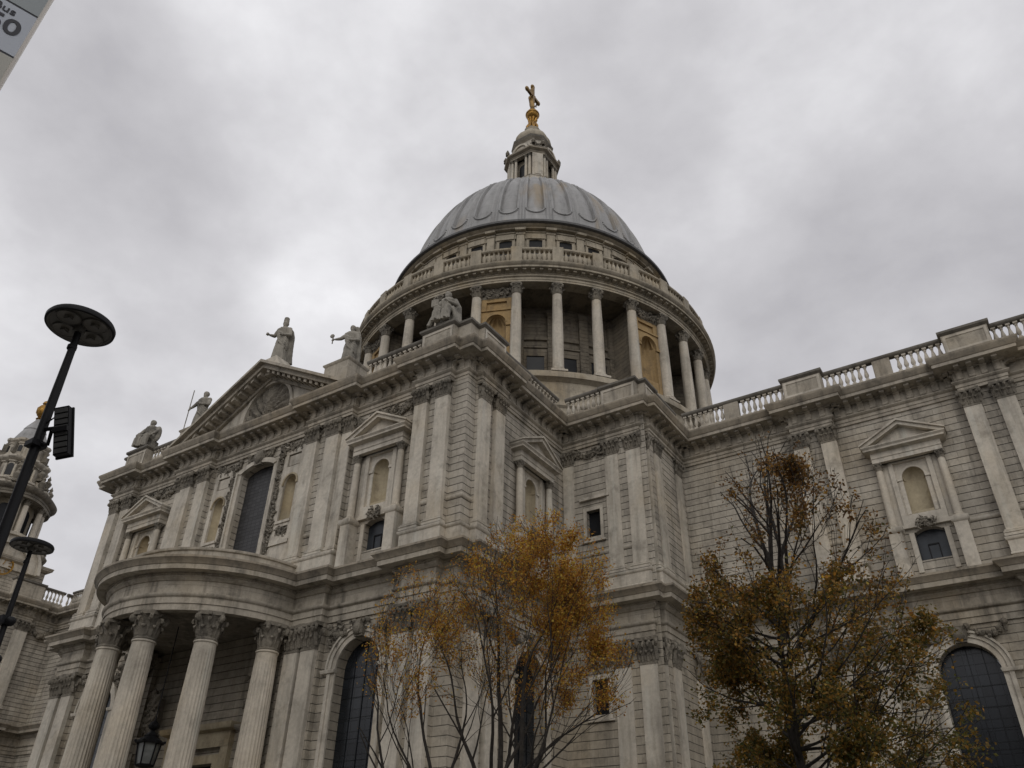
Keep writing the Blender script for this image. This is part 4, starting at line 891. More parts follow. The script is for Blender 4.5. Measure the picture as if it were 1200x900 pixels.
for fr, c in ((lambda u, v, w: (TX+6+w, u, v), TY), (lambda u, v, w: (u, TY-6-w, v), TX)):
    arch_band(m_, fr, c, 3.3, 4.4, 39.6, .0, .7, 24); arch_band(m_, fr, c, 4.4, 4.8, 39.6, .0, 1.1, 24); m_.prism([(c+3.3*math.cos(i*.2618), 39.6+3.3*math.sin(i*.2618)) for i in range(13)], fr, 0, .25)
tp('clock_gable', m_, 'stone')
for fr, c in ((lambda u, v, w: (TX+6+w, u, v), TY), (lambda u, v, w: (u, TY-6-w, v), TX)):
    m_ = MB(); arch_band(m_, fr, c, 1.2, 1.42, 39.9, .27, .4, 28, 0, 2*math.pi)
    for k in range(12): a = k*math.pi/6; m_.tube([fr(c+.75*math.cos(a), 39.9+.75*math.sin(a), .3), fr(c+1.25*math.cos(a), 39.9+1.25*math.sin(a), .3)], .05, 5)
    m_.tube([fr(c, 39.9, .33), fr(c+.3, 41.0, .33)], .05, 5); tp('clock', m_, 'gold')
urn = MB(); urn.lathe([(.45, 0), (.5, .25), (.25, .4), (.5, .9), (.55, 1.2), (.3, 1.5), (.2, 1.7), (.28, 1.9), (.12, 2.2), (0, 2.5)], 12); URN = urn.mesh('urn', M['carved'])
for sx in (-1, 1):
    for sy in (-1, 1):
        for q in (5.6, 4.9): link('urn', URN, tw, (TX+sx*q, TY+sy*(10.4-q), 41.4))
tp('belfry_base', tl([(5.9, 41), (5.9, 43.6), (6.1, 43.8), (6.1, 44.3), (5.9, 44.5), (3, 44.6)]), 'stone')
def crossmod(a, r, z): return r*(1+.10*abs(math.cos(2*a))**2)
tp('belfry_core', tl([(3.9, 44.5), (3.9, 50)]), 'drumstone')
for k in range(16):
    a = 22.5*k+11.25+(5 if k % 2 else -5); column(tw, TX+5.2*math.cos(R_(a)), TY+5.2*math.sin(R_(a)), 44.6, 49.8, .42, .8, R_(a), name='belfry_column')
for k in range(8):
    a = R_(45*k+22.5); q = MB(); q.prism(arch(0, 1.7, 44.7, 48.2), south(-3.98), 0, .1); part('opening', q, 'glass', tw, (TX, TY, 0), a)
tp('belfry_cornice', MB().lathe([(3.8, 49.8), (5.6, 49.8), (5.6, 50.15), (5.7, 50.2), (5.6, 50.25), (5.6, 50.6), (5.9, 50.7), (6.2, 51.0), (6.25, 51.25), (5.2, 51.5), (3.5, 51.6)], 64, (TX, TY), mod=crossmod), 'carved')
tp('upper_drum', MB().lathe([(4.5, 51.5), (4.5, 52.2), (4.7, 52.35), (4.7, 52.6), (4.2, 52.7), (3.2, 52.75), (3.2, 53.2), (3.05, 53.3), (3.05, 55.6), (3.25, 55.7), (3.2, 55.9), (3.6, 56.1), (3.75, 56.3), (3.75, 56.55), (2.9, 56.7), (2.6, 56.8), (2.6, 57.3), (2.45, 57.4), (2.4, 59.0), (2.55, 59.1), (2.5, 59.3), (2.85, 59.55), (2.9, 59.85), (2.2, 60.1)], 96, (TX, TY), mod=lambda a, r, z: r*(1+.085*(abs(math.cos(4*a+math.pi/2*0)) > .80)*(z < 60))), 'stone')
for k in range(16):
    a = R_(22.5*k+11.25); column(tw, TX+3.35*math.cos(a), TY+3.35*math.sin(a), 53.2, 55.7, .2, .42, a, name='upper_column')
    c = (TX+2.95*math.cos(a), TY+2.95*math.sin(a)); q = MB(); q.box(-.16, .16, -.55, .3, 57.2, 57.9); q.box(-.14, .14, -.3, .3, 57.9, 59.0); part('scroll_buttress', q, 'carved', tw, (c[0], c[1], 0), a+R_(90)) if k % 2 else None
for k in range(8):
    a = R_(45*k); q = MB(); q.prism(arch(0, .85, 53.5, 55.0), south(-3.34), 0, .1); part('opening', q, 'glass', tw, (TX, TY, 0), a); q = MB(); q.prism(arch(0, .55, 57.7, 58.5), south(-2.68), 0, .1); part('opening', q, 'glass', tw, (TX, TY, 0), a)
    c = (TX+4.95*math.cos(a+R_(22.5)), TY+4.95*math.sin(a+R_(22.5))); link('urn', URN, tw, (c[0], c[1], 52.0)); c = (TX+4.2*math.cos(a+R_(22.5)), TY+4.2*math.sin(a+R_(22.5))); link('urn', URN, tw, (c[0], c[1], 53.6))
tp('lead_cap', MB().lathe([(2.4, 60.0), (2.3, 60.4), (2.0, 61.2), (1.7, 61.9), (1.55, 62.2), (1.6, 62.35), (1.35, 62.9), (.95, 63.6), (.6, 64.2), (.5, 64.5), (0, 64.5)], 40, (TX, TY), mod=lambda a, r, z: r*(1+.04*abs(math.cos(4*a)))), 'lead')
m_ = MB(); m_.lathe([(.35, 64.4), (.65, 64.7), (.35, 65.0), (.65, 65.3), (.95, 65.9), (.9, 66.6), (.55, 67.1), (.3, 67.3), (.5, 67.5), (.35, 67.9), (0, 68.2)], 16, (TX, TY), mod=lambda a, r, z: r*(1+.10*math.cos(8*a+z*6))); tp('gilt_pineapple', m_, 'gold')

# ------------------------------------------------------------------ statues: sculpted from overlapping forms, fused by a voxel remesh
def sculpt(name, mb, vox, loc, rz, label, smooth=1):
    me = mb.mesh(name, M['statue']); o = link(name, me, None, loc, rz)
    md = o.modifiers.new('fuse', 'REMESH'); md.mode = 'VOXEL'; md.voxel_size = vox*.62; md.use_smooth_shade = True
    sm = o.modifiers.new('soft', 'SMOOTH'); sm.iterations = smooth; sm.factor = .4
    dg = bpy.context.evaluated_depsgraph_get(); m2 = bpy.data.meshes.new_from_object(o.evaluated_get(dg)); m2.name = name
    o.modifiers.clear(); o.data = m2; m2.materials.clear(); m2.materials.append(M['statue']); m2.shade_smooth()
    return tag(o, label, 'statue', 'stone statues along the cathedral roofline')
def folds(k, amp, ph=0): return lambda a, r, z: r*(1+amp*math.sin(k*a+ph+z*.8)+.5*amp*math.sin((k*2+1)*a-z*1.7))
def standing(h, lean=0.0):
    """draped standing figure facing -y, height h, about 7.5 heads tall"""
    mb = MB(); u = h/7.5; q = lambda x, y, z: (x*u, y*u, z*u)
    rb = MB(); rb.lathe([(0, 0), (1.05*u, 0), (1.1*u, .15*u), (.95*u, 1.2*u), (.86*u, 2.4*u), (.9*u, 3.4*u), (.85*u, 3.9*u), (.74*u, 4.5*u), (.82*u, 5.2*u), (.95*u, 5.8*u), (.85*u, 6.15*u), (.35*u, 6.4*u), (0, 6.4*u)], 72, mod=folds(13, .085))
    mb.add([(x, y*.72, z) for x, y, z in rb.v], rb.f)
    mb.tube([q(0, -.02, 6.1), q(0, -.08, 6.7)], [.33*u, .27*u], 10)
    mb.ball(q(0, -.1, 7.0), .5*u, 14, 10, (.78, .9, 1.05)); mb.ball(q(0, .05, 7.12), .52*u, 12, 8, (.85, .9, .9)); mb.ball(q(0, -.5, 6.95), .13*u, 6, 5, (.7, 1, 1.5)); mb.ball(q(0, -.36, 6.6), .27*u, 8, 6, (.85, .8, 1.3))
    for s in (-1, 1): mb.ball(q(s*.85, 0, 5.95), .36*u, 8, 6); mb.ball(q(s*.45, -.75, .12), .25*u, 8, 5, (.8, 1.6, .6))
    for k in range(9):                          # fine folds down the front
        x0 = -.75+.19*k; mb.tube([q(x0*.75, -.55, 3.6), q(x0*.9, -.74+.1*abs(x0), 2.2), q(x0*1.15, -.80+.22*abs(x0), .12)], [.05*u, .085*u, .10*u], 6)
    for k in range(5):                          # mantle swept across the body
        t = k/4; mb.tube([q(-.9+.1*t, -.25-.1*t, 5.7-.25*k), q(-.1, -.78, 4.9-.42*k), q(.75, -.55, 4.0-.4*k), q(.95, .1, 3.5-.35*k)], [.12*u, .17*u, .17*u, .12*u], 7)
    return mb, u, q
def arm(mb, u, q, sh, el, ha):
    mb.tube([q(*sh), q(*[(a+b)/2 for a, b in zip(sh, el)]), q(*el)], [.33*u, .34*u, .27*u], 9); mb.tube([q(*el), q(*[(a+b)/2 for a, b in zip(el, ha)]), q(*ha)], [.27*u, .23*u, .15*u], 9)
    mb.ball(q(*el), .27*u, 8, 6); hd = Vector(ha)+(Vector(ha)-Vector(el)).normalized()*.25
    mb.ball(q(*hd), .19*u, 8, 6, (1, .8, 1.25))
    dr = (Vector(ha)-Vector(el)).normalized(); sd = dr.cross(Vector((0, 0, 1))); sd = sd.normalized() if sd.length > .1 else Vector((1, 0, 0))
    for k in range(4): b = hd+sd*(.09*(k-1.5)); e = b+dr*(.30-.03*abs(k-1.5)); mb.tube([q(*b), q(*(b.lerp(e, .6))), q(*(e+Vector((0, 0, -.06))))], [.07*u, .065*u, .05*u], 5)
    b = hd+Vector((0, 0, .1)); mb.tube([q(*b), q(*(b+dr*.2+Vector((0, 0, .12))))], [.075*u, .055*u], 5)
# apex figure: tall hat-like crown, slab of drapery behind, hand held out to the left
mb, u, q = standing(3.95)
arm(mb, u, q, (-.85, 0, 5.9), (-1.25, -.25, 4.7), (-1.75, -.9, 4.5)); arm(mb, u, q, (.85, 0, 5.9), (1.2, -.3, 4.7), (.45, -.95, 4.4))
mb.ball(q(-1.95, -1.1, 4.55), .25*u, 8, 6); mb.lathe([(.42*u, 7.3*u), (.40*u, 8.1*u), (.3*u, 8.2*u), (0, 8.2*u)], 12)
mb.add(*(lambda b: (b.v, b.f))(MB().prism([(-.2*u, .0), (1.6*u, 0), (1.4*u, 1.2*u), (1.25*u, 3*u), (1.15*u, 5.0*u), (.8*u, 6.2*u), (.2*u, 6.3*u)], lambda a, b_, w: (a+.25*u, w, b_), .45*u, 1.0*u)))
sculpt('statue', mb, .05, (PX-.1, 31.6, 36.55), R_(25), 'weathered stone statue standing at the tip of the triangular gable, tallest of the roofline figures')
# figure on the block right of the pediment, axe in hand, hooded cloak
mb, u, q = standing(3.7)
arm(mb, u, q, (-.85, 0, 5.8), (-1.5, -.35, 5.0), (-2.2, -.8, 4.6)); arm(mb, u, q, (.85, 0, 5.8), (1.15, -.3, 4.6), (.5, -.95, 4.2))
mb.tube([q(-2.45, -1.0, 3.7), q(-2.5, -1.0, 5.4)], .10*u, 6); mb.ball(q(-2.6, -1.0, 5.1), .42*u, 8, 6, (.9, .4, .9))
mb.add(*(lambda b: (b.v, b.f))(MB().prism([(-.3*u, .0), (1.3*u, 0), (1.25*u, 3*u), (1.0*u, 5.8*u), (.45*u, 7.6*u), (-.15*u, 7.7*u)], lambda a, b_, w: (a+.2*u, w, b_), .35*u, .85*u)))
sculpt('statue', mb, .05, (CX+6.6, 32.2, 33.85), R_(25), 'cloaked stone statue holding out a hatchet on the block right of the gable')
# spear-bearer behind the left rake
mb, u, q = standing(3.9)
arm(mb, u, q, (-.85, 0, 5.8), (-1.4, -.3, 4.9), (-1.55, -.9, 4.0)); arm(mb, u, q, (.85, 0, 5.8), (1.1, -.4, 4.8), (.2, -.9, 4.7)); mb.tube([q(-1.65, -1.05, .2), q(-1.65, -1.05, 7.4)], .09*u, 6)
sculpt('statue', mb, .045, (CX-10.3, 32.6, 33.85), R_(20), 'stone statue holding a thin upright spear, half hidden by the left slope of the gable')
# seated figures
def seated(h):
    mb = MB(); u = h/5.6; q = lambda x, y, z: (x*u, y*u, z*u)
    mb.add(*(lambda b: (b.v, b.f))(MB().box(-1.2*u, 1.2*u, -.5*u, 1.0*u, 0, 1.9*u)))
    t = MB(); t.lathe([(0, 1.5*u), (1.0*u, 1.5*u), (.95*u, 2.2*u), (.8*u, 2.9*u), (.85*u, 3.6*u), (.95*u, 4.1*u), (.8*u, 4.4*u), (.3*u, 4.65*u), (0, 4.65*u)], 64, mod=folds(11, .075)); mb.add([(x, y*.75, z) for x, y, z in t.v], t.f)
    for s in (-1, 1):
        mb.tube([q(s*.45, .1, 2.0), q(s*.6, -.8, 2.15), q(s*.65, -1.5, 2.1)], [.6*u, .55*u, .45*u], 12); mb.tube([q(s*.65, -1.5, 2.1), q(s*.65, -1.5, 1.0), q(s*.6, -1.45, .1)], [.48*u, .42*u, .42*u], 12); mb.ball(q(s*.6, -1.85, .15), .26*u, 8, 5, (.8, 1.6, .6))
    for k in range(6): mb.tube([q(-1.0+.38*k, -1.2, 2.35), q(-1.0+.38*k, -1.75, 1.5), q(-1.1+.42*k, -1.7, .1)], [.1*u, .16*u, .2*u], 7)
    mb.tube([q(0, 0, 4.5), q(0, -.1, 4.95)], [.32*u, .27*u], 9); mb.ball(q(0, -.12, 5.15), .48*u, 14, 10, (.8, .9, 1.05)); mb.ball(q(0, -.5, 5.1), .12*u, 6, 5, (.7, 1, 1.4)); mb.ball(q(0, -.4, 4.8), .25*u, 8, 6, (.9, .8, 1.3)); mb.ball(q(0, .05, 5.25), .5*u, 10, 8, (.88, .9, .9))
    return mb, u, q
mb, u, q = seated(3.0)
arm(mb, u, q, (-.85, 0, 4.1), (-1.3, -.4, 3.1), (-.9, -1.2, 2.7)); arm(mb, u, q, (.85, 0, 4.1), (1.3, -.2, 3.2), (.5, -1.0, 3.4)); mb.add(*(lambda b: (b.v, b.f))(MB().box(-1.5*u, -.6*u, -1.6*u, -1.3*u, 2.4*u, 3.5*u)))
[mb.tube([q(-.9-.2*k, -.9+.2*k, 2.4-.3*k), q(-1.5-.15*k, -.9+.25*k, 1.0), q(-1.9-.1*k, -.8+.3*k, .05)], [.2*u, .3*u, .34*u], 8) for k in range(4)]; [mb.tube([q(1.0+.1*k, -.7+.4*k, 2.6), q(1.35+.1*k, -.7+.4*k, 1.2), q(1.5+.1*k, -.7+.4*k, .05)], [.2*u, .28*u, .32*u], 8) for k in range(3)]; mb.tube([q(.9, .1, 4.3), q(1.25, .3, 3.0), q(1.3, .4, 1.0)], [.3*u, .5*u, .5*u], 9)
sculpt('statue', mb, .045, (-26.6, 31.75, 33.3), R_(15), 'seated stone statue with a book on the parapet corner nearest the columned dome drum')
mb, u, q = seated(3.0)
arm(mb, u, q, (-.85, 0, 4.1), (-1.35, -.4, 3.2), (-1.0, -1.2, 2.6)); arm(mb, u, q, (.85, 0, 4.1), (1.5, -.3, 3.4), (1.3, -1.0, 2.6)); mb.ball(q(1.25, .0, 3.0), .95*u, 12, 9, (.75, .5, 1.5)); mb.ball(q(.9, .4, 3.9), .6*u, 8, 6)
sculpt('statue', mb, .045, (-58.2, 31.9, 33.3), R_(20), 'seated stone statue with a rounded shield on the far left end of the parapet')

# ------------------------------------------------------------------ hanging lantern in the porch
ln = empty('hanging_lantern', (-42.0, 28.2, 7.4)); tag(ln, 'black iron lantern with pale glass hanging between the fluted porch columns', 'lantern')
def hx(r, z, n=6): return [(r*math.cos(2*math.pi*i/n), r*math.sin(2*math.pi*i/n), z) for i in range(n)]
m_ = MB(); m_.lathe([(.62, 1.45), (.86, 1.4), (.9, 1.5), (.6, 1.72), (.42, 1.82), (.45, 1.9), (.2, 2.1), (.12, 2.2), (.3, 2.32), (.36, 2.5), (.2, 2.7), (.06, 2.8), (.05, 2.95)], 6); m_.lathe([(0, 0), (.3, .02), (.55, .1), (.6, .2), (.5, .24)], 6)
for k in range(6): a = math.pi*k/3; m_.tube([(.54*math.cos(a), .54*math.sin(a), .15), (.70*math.cos(a), .70*math.sin(a), 1.45)], .05, 5); m_.ball((.88*math.cos(a), .88*math.sin(a), 1.55), .09, 6, 4)
m_.v = [(a*.85, b_*.85, 2.5-(2.5-c)*.85) for a, b_, c in m_.v]; m_.tube([(0, 0, 2.8), (0, 0, 7.9)], .03, 6); part('frame', m_, 'iron', ln, (-42.0, 28.2, 7.4))
m_ = MB(); m_.lathe([(.50, .22), (.66, 1.42)], 6); m_.v = [(a*.85, b_*.85, 2.5-(2.5-c)*.85) for a, b_, c in m_.v]; part('glass', m_, 'lanternglass', ln, (-42.0, 28.2, 7.4))

# ------------------------------------------------------------------ street lamps (tilted discs on black poles)
def street_lamp(x, y, zt, label, flood):
    o = empty('street_lamp', (x, y, .12)); tag(o, label, 'street lamp', 'disc-topped street lamps')
    p = MB(); p.lathe([(.16, 0), (.16, 1.2), (.10, 1.3), (.074, 1.4), (.052, zt-1.0), (.043, zt-.12)], 16); p.v = [(a+.84*.022*(zt-c), b_+.55*.022*(zt-c), c) for a, b_, c in p.v]; part('pole', p, 'black', o, (x, y, .12))
    h = MB(); h.lathe([(0, zt+.06), (.26, zt+.05), (.39, zt), (.415, zt-.035), (.41, zt-.055), (.40, zt-.07)], 48); h.lathe([(.40, zt-.07), (.375, zt-.062), (.365, zt-.05), (.075, zt-.05), (.075, zt-.15), (0, zt-.15)], 48); hd = part('lamp_head', h, 'lampface', o, (x, y, .12))
    for k in range(4):
        a = R_(90*k+22); c = (x+.225*math.cos(a), y+.225*math.sin(a), .12+zt-.052)
        q = MB(); q.lathe([(0, -.03), (.05, -.026), (.055, -.006), (.12, -.010), (.14, -.018), (.145, 0.0)], 24); part('lens', q, 'lamplens', hd, c)
        rg = MB(); rg.lathe([(.142, -.0), (.145, -.022), (.156, -.022), (.160, 0)], 24); part('lens_ring', rg, 'lampface', hd, c)
        q = MB(); q.box(-.03, .03, -.045, .045, -.04, -.02); part('lamp_chip', q, 'lampface', hd, c, a)
    rim = MB(); rim.lathe([(.395, zt-.072), (.423, zt-.066), (.427, zt-.02), (.41, zt+.01)], 48); part('rim', rim, 'black', hd, (x, y, .12))
    bt = MB(); bt.lathe([(.05, zt-.42), (.058, zt-.41), (.058, zt-.36), (.05, zt-.35)], 16); part('collar', bt, 'black', o, (x, y, .12))
    if flood: flood(o, x, y)
    return o
def flood_a(o, x, y):
    zc = 6.30; x += .029; y += .019; c = Vector((x+.30, y+.11, zc))
    dirn = (c-Vector((0, 0, 1.6))).normalized()
    w = Matrix.Translation(c) @ Matrix.Rotation(R_(-17), 4, dirn) @ Matrix.Rotation(R_(40), 4, 'Z')       # the box hangs skew on its bracket
    def tilted(name, mb, mat, par): ob = link(name, mb.mesh(name, M[mat]), par); WM[ob] = w; ob.matrix_basis = WM[par].inverted() @ w; return ob
    b = MB(); b.box(-.085, .085, -.05, .04, -.31, .31); b.box(-.10, .10, .04, .065, -.325, .325); b.box(-.085, .085, -.09, -.05, -.03, .03); f = tilted('floodlight', b, 'black', o)
    gl = MB()
    for k in range(8): gl.box(-.075, .075, -.06, -.05, -.295+.075*k, -.24+.075*k)
    tilted('louvres', gl, 'floodglass', f)
    br = MB(); br.tube([(x, y, zc-.12), (x+.18, y+.05, zc-.17), (c.x-.06, c.y-.10, zc-.02)], .022, 6); br.tube([(x, y, zc+.06), (x+.2, y+.07, zc+.06)], .026, 6); br.box(x-.09, x+.09, y-.09, y+.09, zc-.18, zc-.11)
    br.tube([(x+.05, y, zc+.14), (x+.2, y+.02, zc+.20), (c.x, c.y, zc+.05)], .010, 5); part('bracket', br, 'black', o)
def flood_b(o, x, y):
    for z in (6.35, 5.6):
        b = MB(); b.box(x-.12, x+.12, y-.12, y+.12, z-.08, z+.08); b.ball((x-.17, y-.1, z+.0), .12, 8, 6); b.ball((x+.15, y+.05, z-.02), .1, 8, 6); part('clamp', b, 'black', o)
D1 = 10.1/math.hypot(.89, .36)
street_lamp(-9.37, 3.77, 7.85, 'tall black street lamp with disc head and a slatted floodlight box on its pole', flood_a)
street_lamp(-17.35, 7.73, 7.85, 'smaller looking black disc street lamp behind the first, dark clamps on its pole', flood_b)

# ------------------------------------------------------------------ bus stop flag close to the camera
P0 = Vector((-1.72, .31, 3.52)); hd_ = Vector((.276, .961, 0)).normalized(); rz = math.atan2(hd_.y, hd_.x)
bs = empty('bus_stop_sign', (P0.x-hd_.x*.45, P0.y-hd_.y*.45, .12), rz); tag(bs, 'pale bus stop panel with dark number 50 in the upper left corner', 'bus stop sign')
# the flag's local frame: x along the panel with 0 at its right edge, faces -y
def sp(name, mb, mat, par=None): return part(name, mb, mat, par or bs, P0, rz)
b = MB(); b.box(-.42, .006, .0, .03, -.62, .35); body = sp('flag_panel', b, 'signcream')
for z0, z1, m_ in ((.004, .30, 'signgrey'), (-.168, -.003, 'signwhite'), (-.335, -.175, 'signlower'), (-.50, -.342, 'signlower')):
    b = MB(); b.box(-.41, -.0015, -.004, .0, z0, z1); sp('route_tile' if m_ != 'signgrey' else 'header_tile', b, m_, body)
b = MB()
for z in (0.0005, -.1715, -.3385): b.box(-.41, -.002, -.003, -.0005, z-.0035, z+.0035)
sp('tile_gaps', b, 'ink', body)
def text(s, size, x, z, bold, par):
    cu = bpy.data.curves.new('lettering', 'FONT'); cu.body = s; cu.size = size; cu.extrude = .0006; cu.offset = bold
    o = bpy.data.objects.new('lettering', cu); COL.objects.link(o); dg = bpy.context.evaluated_depsgraph_get(); me = bpy.data.meshes.new_from_object(o.evaluated_get(dg)); bpy.data.objects.remove(o)
    for v in me.vertices: v.co = (v.co.x+x, -.0052+(-v.co.z), v.co.y+z)
    me.materials.clear(); me.materials.append(M['ink']); return link('lettering', me, par, P0, rz)
text('50', .078, -.0945, -.106, .0014, body); text('Bus', .036, -.095, -.040, .0004, body)
b = MB(); b.tube([(-.45, .02, -3.4), (-.45, .02, .4)], .045, 12); sp('pole', b, 'signgrey')

# ------------------------------------------------------------------ trees
def rot_dir(d, ang, az):
    d = d.normalized(); a = d.orthogonal().normalized(); b = d.cross(a); return (d*math.cos(ang)+(a*math.cos(az)+b*math.sin(az))*math.sin(ang)).normalized()
def make_tree(label, base, stems, seed, depth, ratio, spread, upness, leaf_n, leaf_s, cols, keep, grav=0.0, mind=0.006, wig=.22, clump=.12, env=None, kidset=(2, 3, 3)):
    rnd = random.Random(seed); tb = MB(); tips = []
    def grow(p, d, ln, r, lv):
        n = 4; pts = [p]; rads = [r]; q = Vector(p); dd = Vector(d)
        for i in range(n):
            dd = (dd+Vector((rnd.uniform(-1, 1), rnd.uniform(-1, 1), rnd.uniform(-.6, 1)))*wig*.5+Vector((0, 0, upness if lv < depth-1 else upness+grav))*.12).normalized()
            q = q+dd*ln/n
            if env and i > 0 and lv > 0 and not env(q): break
            pts.append(q.copy()); rads.append(max(mind, r*(1-.42*(i+1)/n)))
        tb.tube(pts, rads, 8 if lv == 0 else (6 if lv < 3 else 4), cap=False)
        if lv >= depth-2 or len(pts) <= n: tips.extend((pts[k], dd, lv) for k in range(1, len(pts)))
        if lv >= depth or len(pts) <= n: return
        kids = 2 if lv == 0 else rnd.choice(kidset)
        for k in range(kids):
            t = 1.0 if k == 0 else rnd.uniform(.35, .95); i = min(n-1, int(t*n)); s = Vector(pts[i]).lerp(Vector(pts[i+1]), t*n-i) if t < 1 else pts[-1]
            grow(Vector(s), rot_dir(dd, R_(spread)*rnd.uniform(.45, 1.15)*(.45 if k == 0 else 1), rnd.uniform(0, 6.28)), ln*ratio*rnd.uniform(.8, 1.15), max(mind, rads[min(i+1, n)]*(.85 if k == 0 else .62)), lv+1)
    for st in stems: grow(Vector(base)+Vector(st[0]), Vector(st[1]).normalized(), st[2], st[3], st[4] if len(st) > 4 else 0)
    t = empty('tree', base); tag(t, label, 'tree', 'autumn trees in front of the cathedral')
    part('trunk', tb, 'bark', t)
    vs, fs, cl = [], [], []
    tips = [x for x in tips if keep(x[0], rnd)]
    wts = [max(.015, noise.noise(Vector(x[0])*1.15+Vector((seed, 0, 0)))+clump)**1.6*rnd.uniform(.1, 1) for x in tips]
    picks = rnd.choices(tips, wts, k=leaf_n)
    for i in range(leaf_n):
        p, d, lv = picks[i]; p = Vector(p)+Vector((rnd.gauss(0, 1), rnd.gauss(0, 1), rnd.gauss(-.3, 1)))*.11
        a = Vector((rnd.gauss(0, 1), rnd.gauss(0, 1), rnd.gauss(-.5, .7))).normalized(); b = a.orthogonal().normalized(); b = (Matrix.Rotation(rnd.uniform(0, 6.28), 3, a) @ b); c = a.cross(b)*.25
        s = leaf_s*rnd.uniform(.6, 1.25); o = len(vs)
        vs += [p, p+a*s*.5+b*s*.32+c*s*.3, p+a*s, p+a*s*.5-b*s*.32+c*s*.3]; fs += [(o, o+1, o+2), (o, o+2, o+3)]
        col = cols(p, rnd); cl += [col]*4
    me = bpy.data.meshes.new('crown'); me.from_pydata([tuple(v) for v in vs], [], fs); at = me.color_attributes.new('leaf_colour', 'FLOAT_COLOR', 'POINT')
    at.data.foreach_set('color', [k for c in cl for k in (*c, 1)]); me.materials.append(M['leaf']); link('crown', me, t, (0, 0, 0))
    return t
def pick(rnd, table):
    x = rnd.random(); 
    for w, c in table:
        x -= w
        if x <= 0: break
    k = rnd.uniform(.7, 1.25); return tuple(v*k for v in c)
ORG = [(.38, (.46, .215, .032)), (.30, (.54, .32, .045)), (.20, (.27, .115, .028)), (.12, (.58, .43, .07))]
OLV = [(.35, (.25, .15, .03)), (.28, (.15, .105, .025)), (.22, (.36, .19, .03)), (.15, (.10, .09, .022))]
BRN = [(.35, (.13, .068, .025)), (.3, (.24, .12, .025)), (.2, (.08, .06, .024)), (.15, (.34, .18, .03))]
GRN = [(.35, (.11, .105, .022)), (.25, (.19, .145, .026)), (.25, (.30, .17, .028)), (.15, (.07, .08, .02))]
def ellip(c, left, right, up, down, dep, lat_):
    c = Vector(c); lx = Vector((lat_[0], lat_[1], 0)).normalized(); dx_ = Vector((-lx.y, lx.x, 0))
    def f(p):
        d = Vector(p)-c; u = d.dot(lx); return (u/(right if u > 0 else left))**2+(d.dot(dx_)/dep)**2+(d.z/(up if d.z > 0 else down))**2 < 1
    return f, lambda p: (Vector(p)-c).dot(lx)
B1 = (-13.75, 19.85, .12)
e1, u1 = ellip((-12.9, 20.4, 8.0), 3.0, 3.1, 4.6, 6, 3.2, (.84, .55))
make_tree('orange leaved multi-stemmed autumn tree in front of the transept corner', B1,
    [((0, 0, 0), (.02, .02, 1), 4.6, .18), ((.06, .05, 0), (.12, .08, 1), 4.4, .13), ((.05, .1, 3.2), (.55, .35, 1), 2.6, .08, 1), ((0, 0, 3.8), (-.5, -.3, 1), 2.6, .07, 1), ((.1, 0, 4.0), (.8, .5, .8), 2.4, .06, 2), ((.1, .1, 4.4), (.3, .6, 1), 2.6, .06, 1), ((0, 0, 4.6), (.3, -.4, 1), 2.5, .06, 1)], 17, 7, .74, 36, .26, 38000, .080,
    lambda p, r: pick(r, ORG), lambda p, r: r.random() < min(1, max(.15, (p.z-5.6)/3.6))*min(1, max(.15, .5+.4*u1(p))), .1, .004, wig=.30, clump=.5, env=e1, kidset=(3, 3, 2))
B2 = (-14.95, 19.1, .12)
e2, u2 = ellip((-15.1, 18.9, 7.3), 2.2, 2.2, 4.2, 5.5, 2.4, (.84, .55))
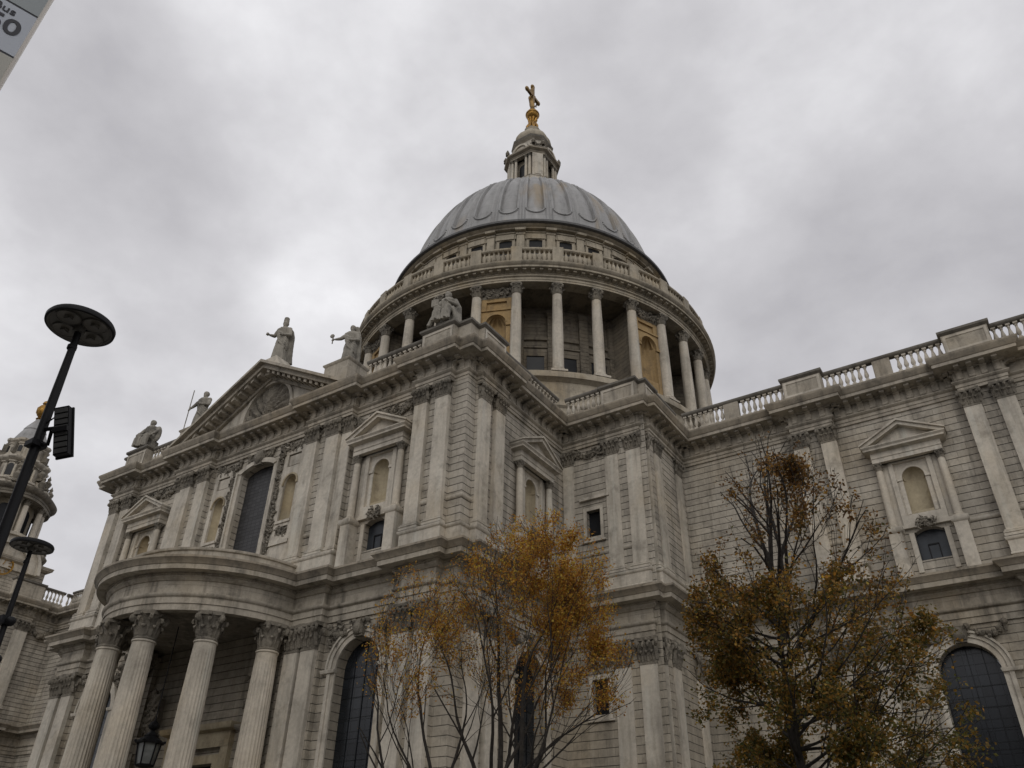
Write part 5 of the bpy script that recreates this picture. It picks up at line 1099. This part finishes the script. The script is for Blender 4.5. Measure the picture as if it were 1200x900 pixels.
make_tree('nearly bare dark branched tree with few orange leaves left of the orange tree', B2,
    [((0, 0, 0), (0, 0, 1), 4.3, .11), ((-.15, -.1, 0), (-.22, -.12, 1), 4.0, .085), ((0, 0, 3.4), (-.7, -.4, 1), 2.4, .05, 1), ((0, 0, 4.0), (.5, .3, 1), 2.3, .05, 1), ((-.5, -.3, 3.6), (-1, -.6, .9), 2.0, .04, 2)], 29, 7, .73, 36, .26, 6500, .075,
    lambda p, r: pick(r, ORG), lambda p, r: p.z > 5.5, .1, .004, wig=.30, clump=.5, env=e2, kidset=(3, 3, 2))
B3 = (-6.3, 23.2, .12)
rs = random.Random(5); T3 = []
def wide(z, u): return (1.0 if u > 0 else .64)*max(.05, 4.3*min(1, max(0, 15.0-z)/6.2)**.55)
def e3(p): d = Vector(p)-Vector(B3); u = d.x*.965+d.y*.262-.02*d.z; v = -d.x*.262+d.y*.965; w = wide(p[2], u); return (u/w)**2+(v/(w*1.0+.4))**2 < 1 and p[2] < 14.7
for z in [2.6+i*.24 for i in range(29)]:
    for j in range(2):
        a = rs.uniform(0, 6.28); ln = .50*wide(z+1, math.cos(a))+.3
        T3.append(((.12*math.sin(z*.7)+.02*z, .1*math.cos(z*.5), z), (math.cos(a), math.sin(a), rs.uniform(.05, .6)), ln*rs.uniform(.7, 1.15), .05, 3))
for a, t_, z, ln in ((.3, .35, 8.2, 3.0), (2.4, .28, 8.6, 2.9), (4.2, .3, 8.9, 2.8), (5.4, .5, 8.0, 2.7), (1.2, .2, 9.2, 2.7), (0.0, .75, 7.4, 2.7), (3.3, .1, 9.4, 3.0)):
    T3.append(((.02*z, 0, z), (math.cos(a)*t_, math.sin(a)*t_, 1), ln, .075, 1))
def cols3(p, r):
    k = (p.z-5)/7.5+r.uniform(-.22, .22); return pick(r, (GRN if r.random() < .65 else OLV) if k < .25 else (BRN if k > .66 else (OLV if r.random() < .75 else (ORG if r.random() < .5 else GRN))))
t3 = make_tree('taller brown and olive leaved tree in front of the right wing', B3, T3, 31, 6, .72, 40, .12, 50000, .108, cols3, lambda p, r: r.random() < (1 if p.z < 9.5 else (.42 if p.z < 12.6 else .13))*(1 if (Vector(p)-Vector(B3)).x < 2.6 else .5), -.4, .0055, wig=.3, clump=.3, env=e3, kidset=(3, 3, 2))
m_ = MB(); m_.tube([Vector(B3)+Vector((.12*math.sin(z*.7)+.02*z, .1*math.cos(z*.5), z)) for z in [i*.7 for i in range(14)]], [.20*(1-i/16) for i in range(14)], 10)
part('trunk', m_, 'bark', t3)
print('objects', len(bpy.data.objects))
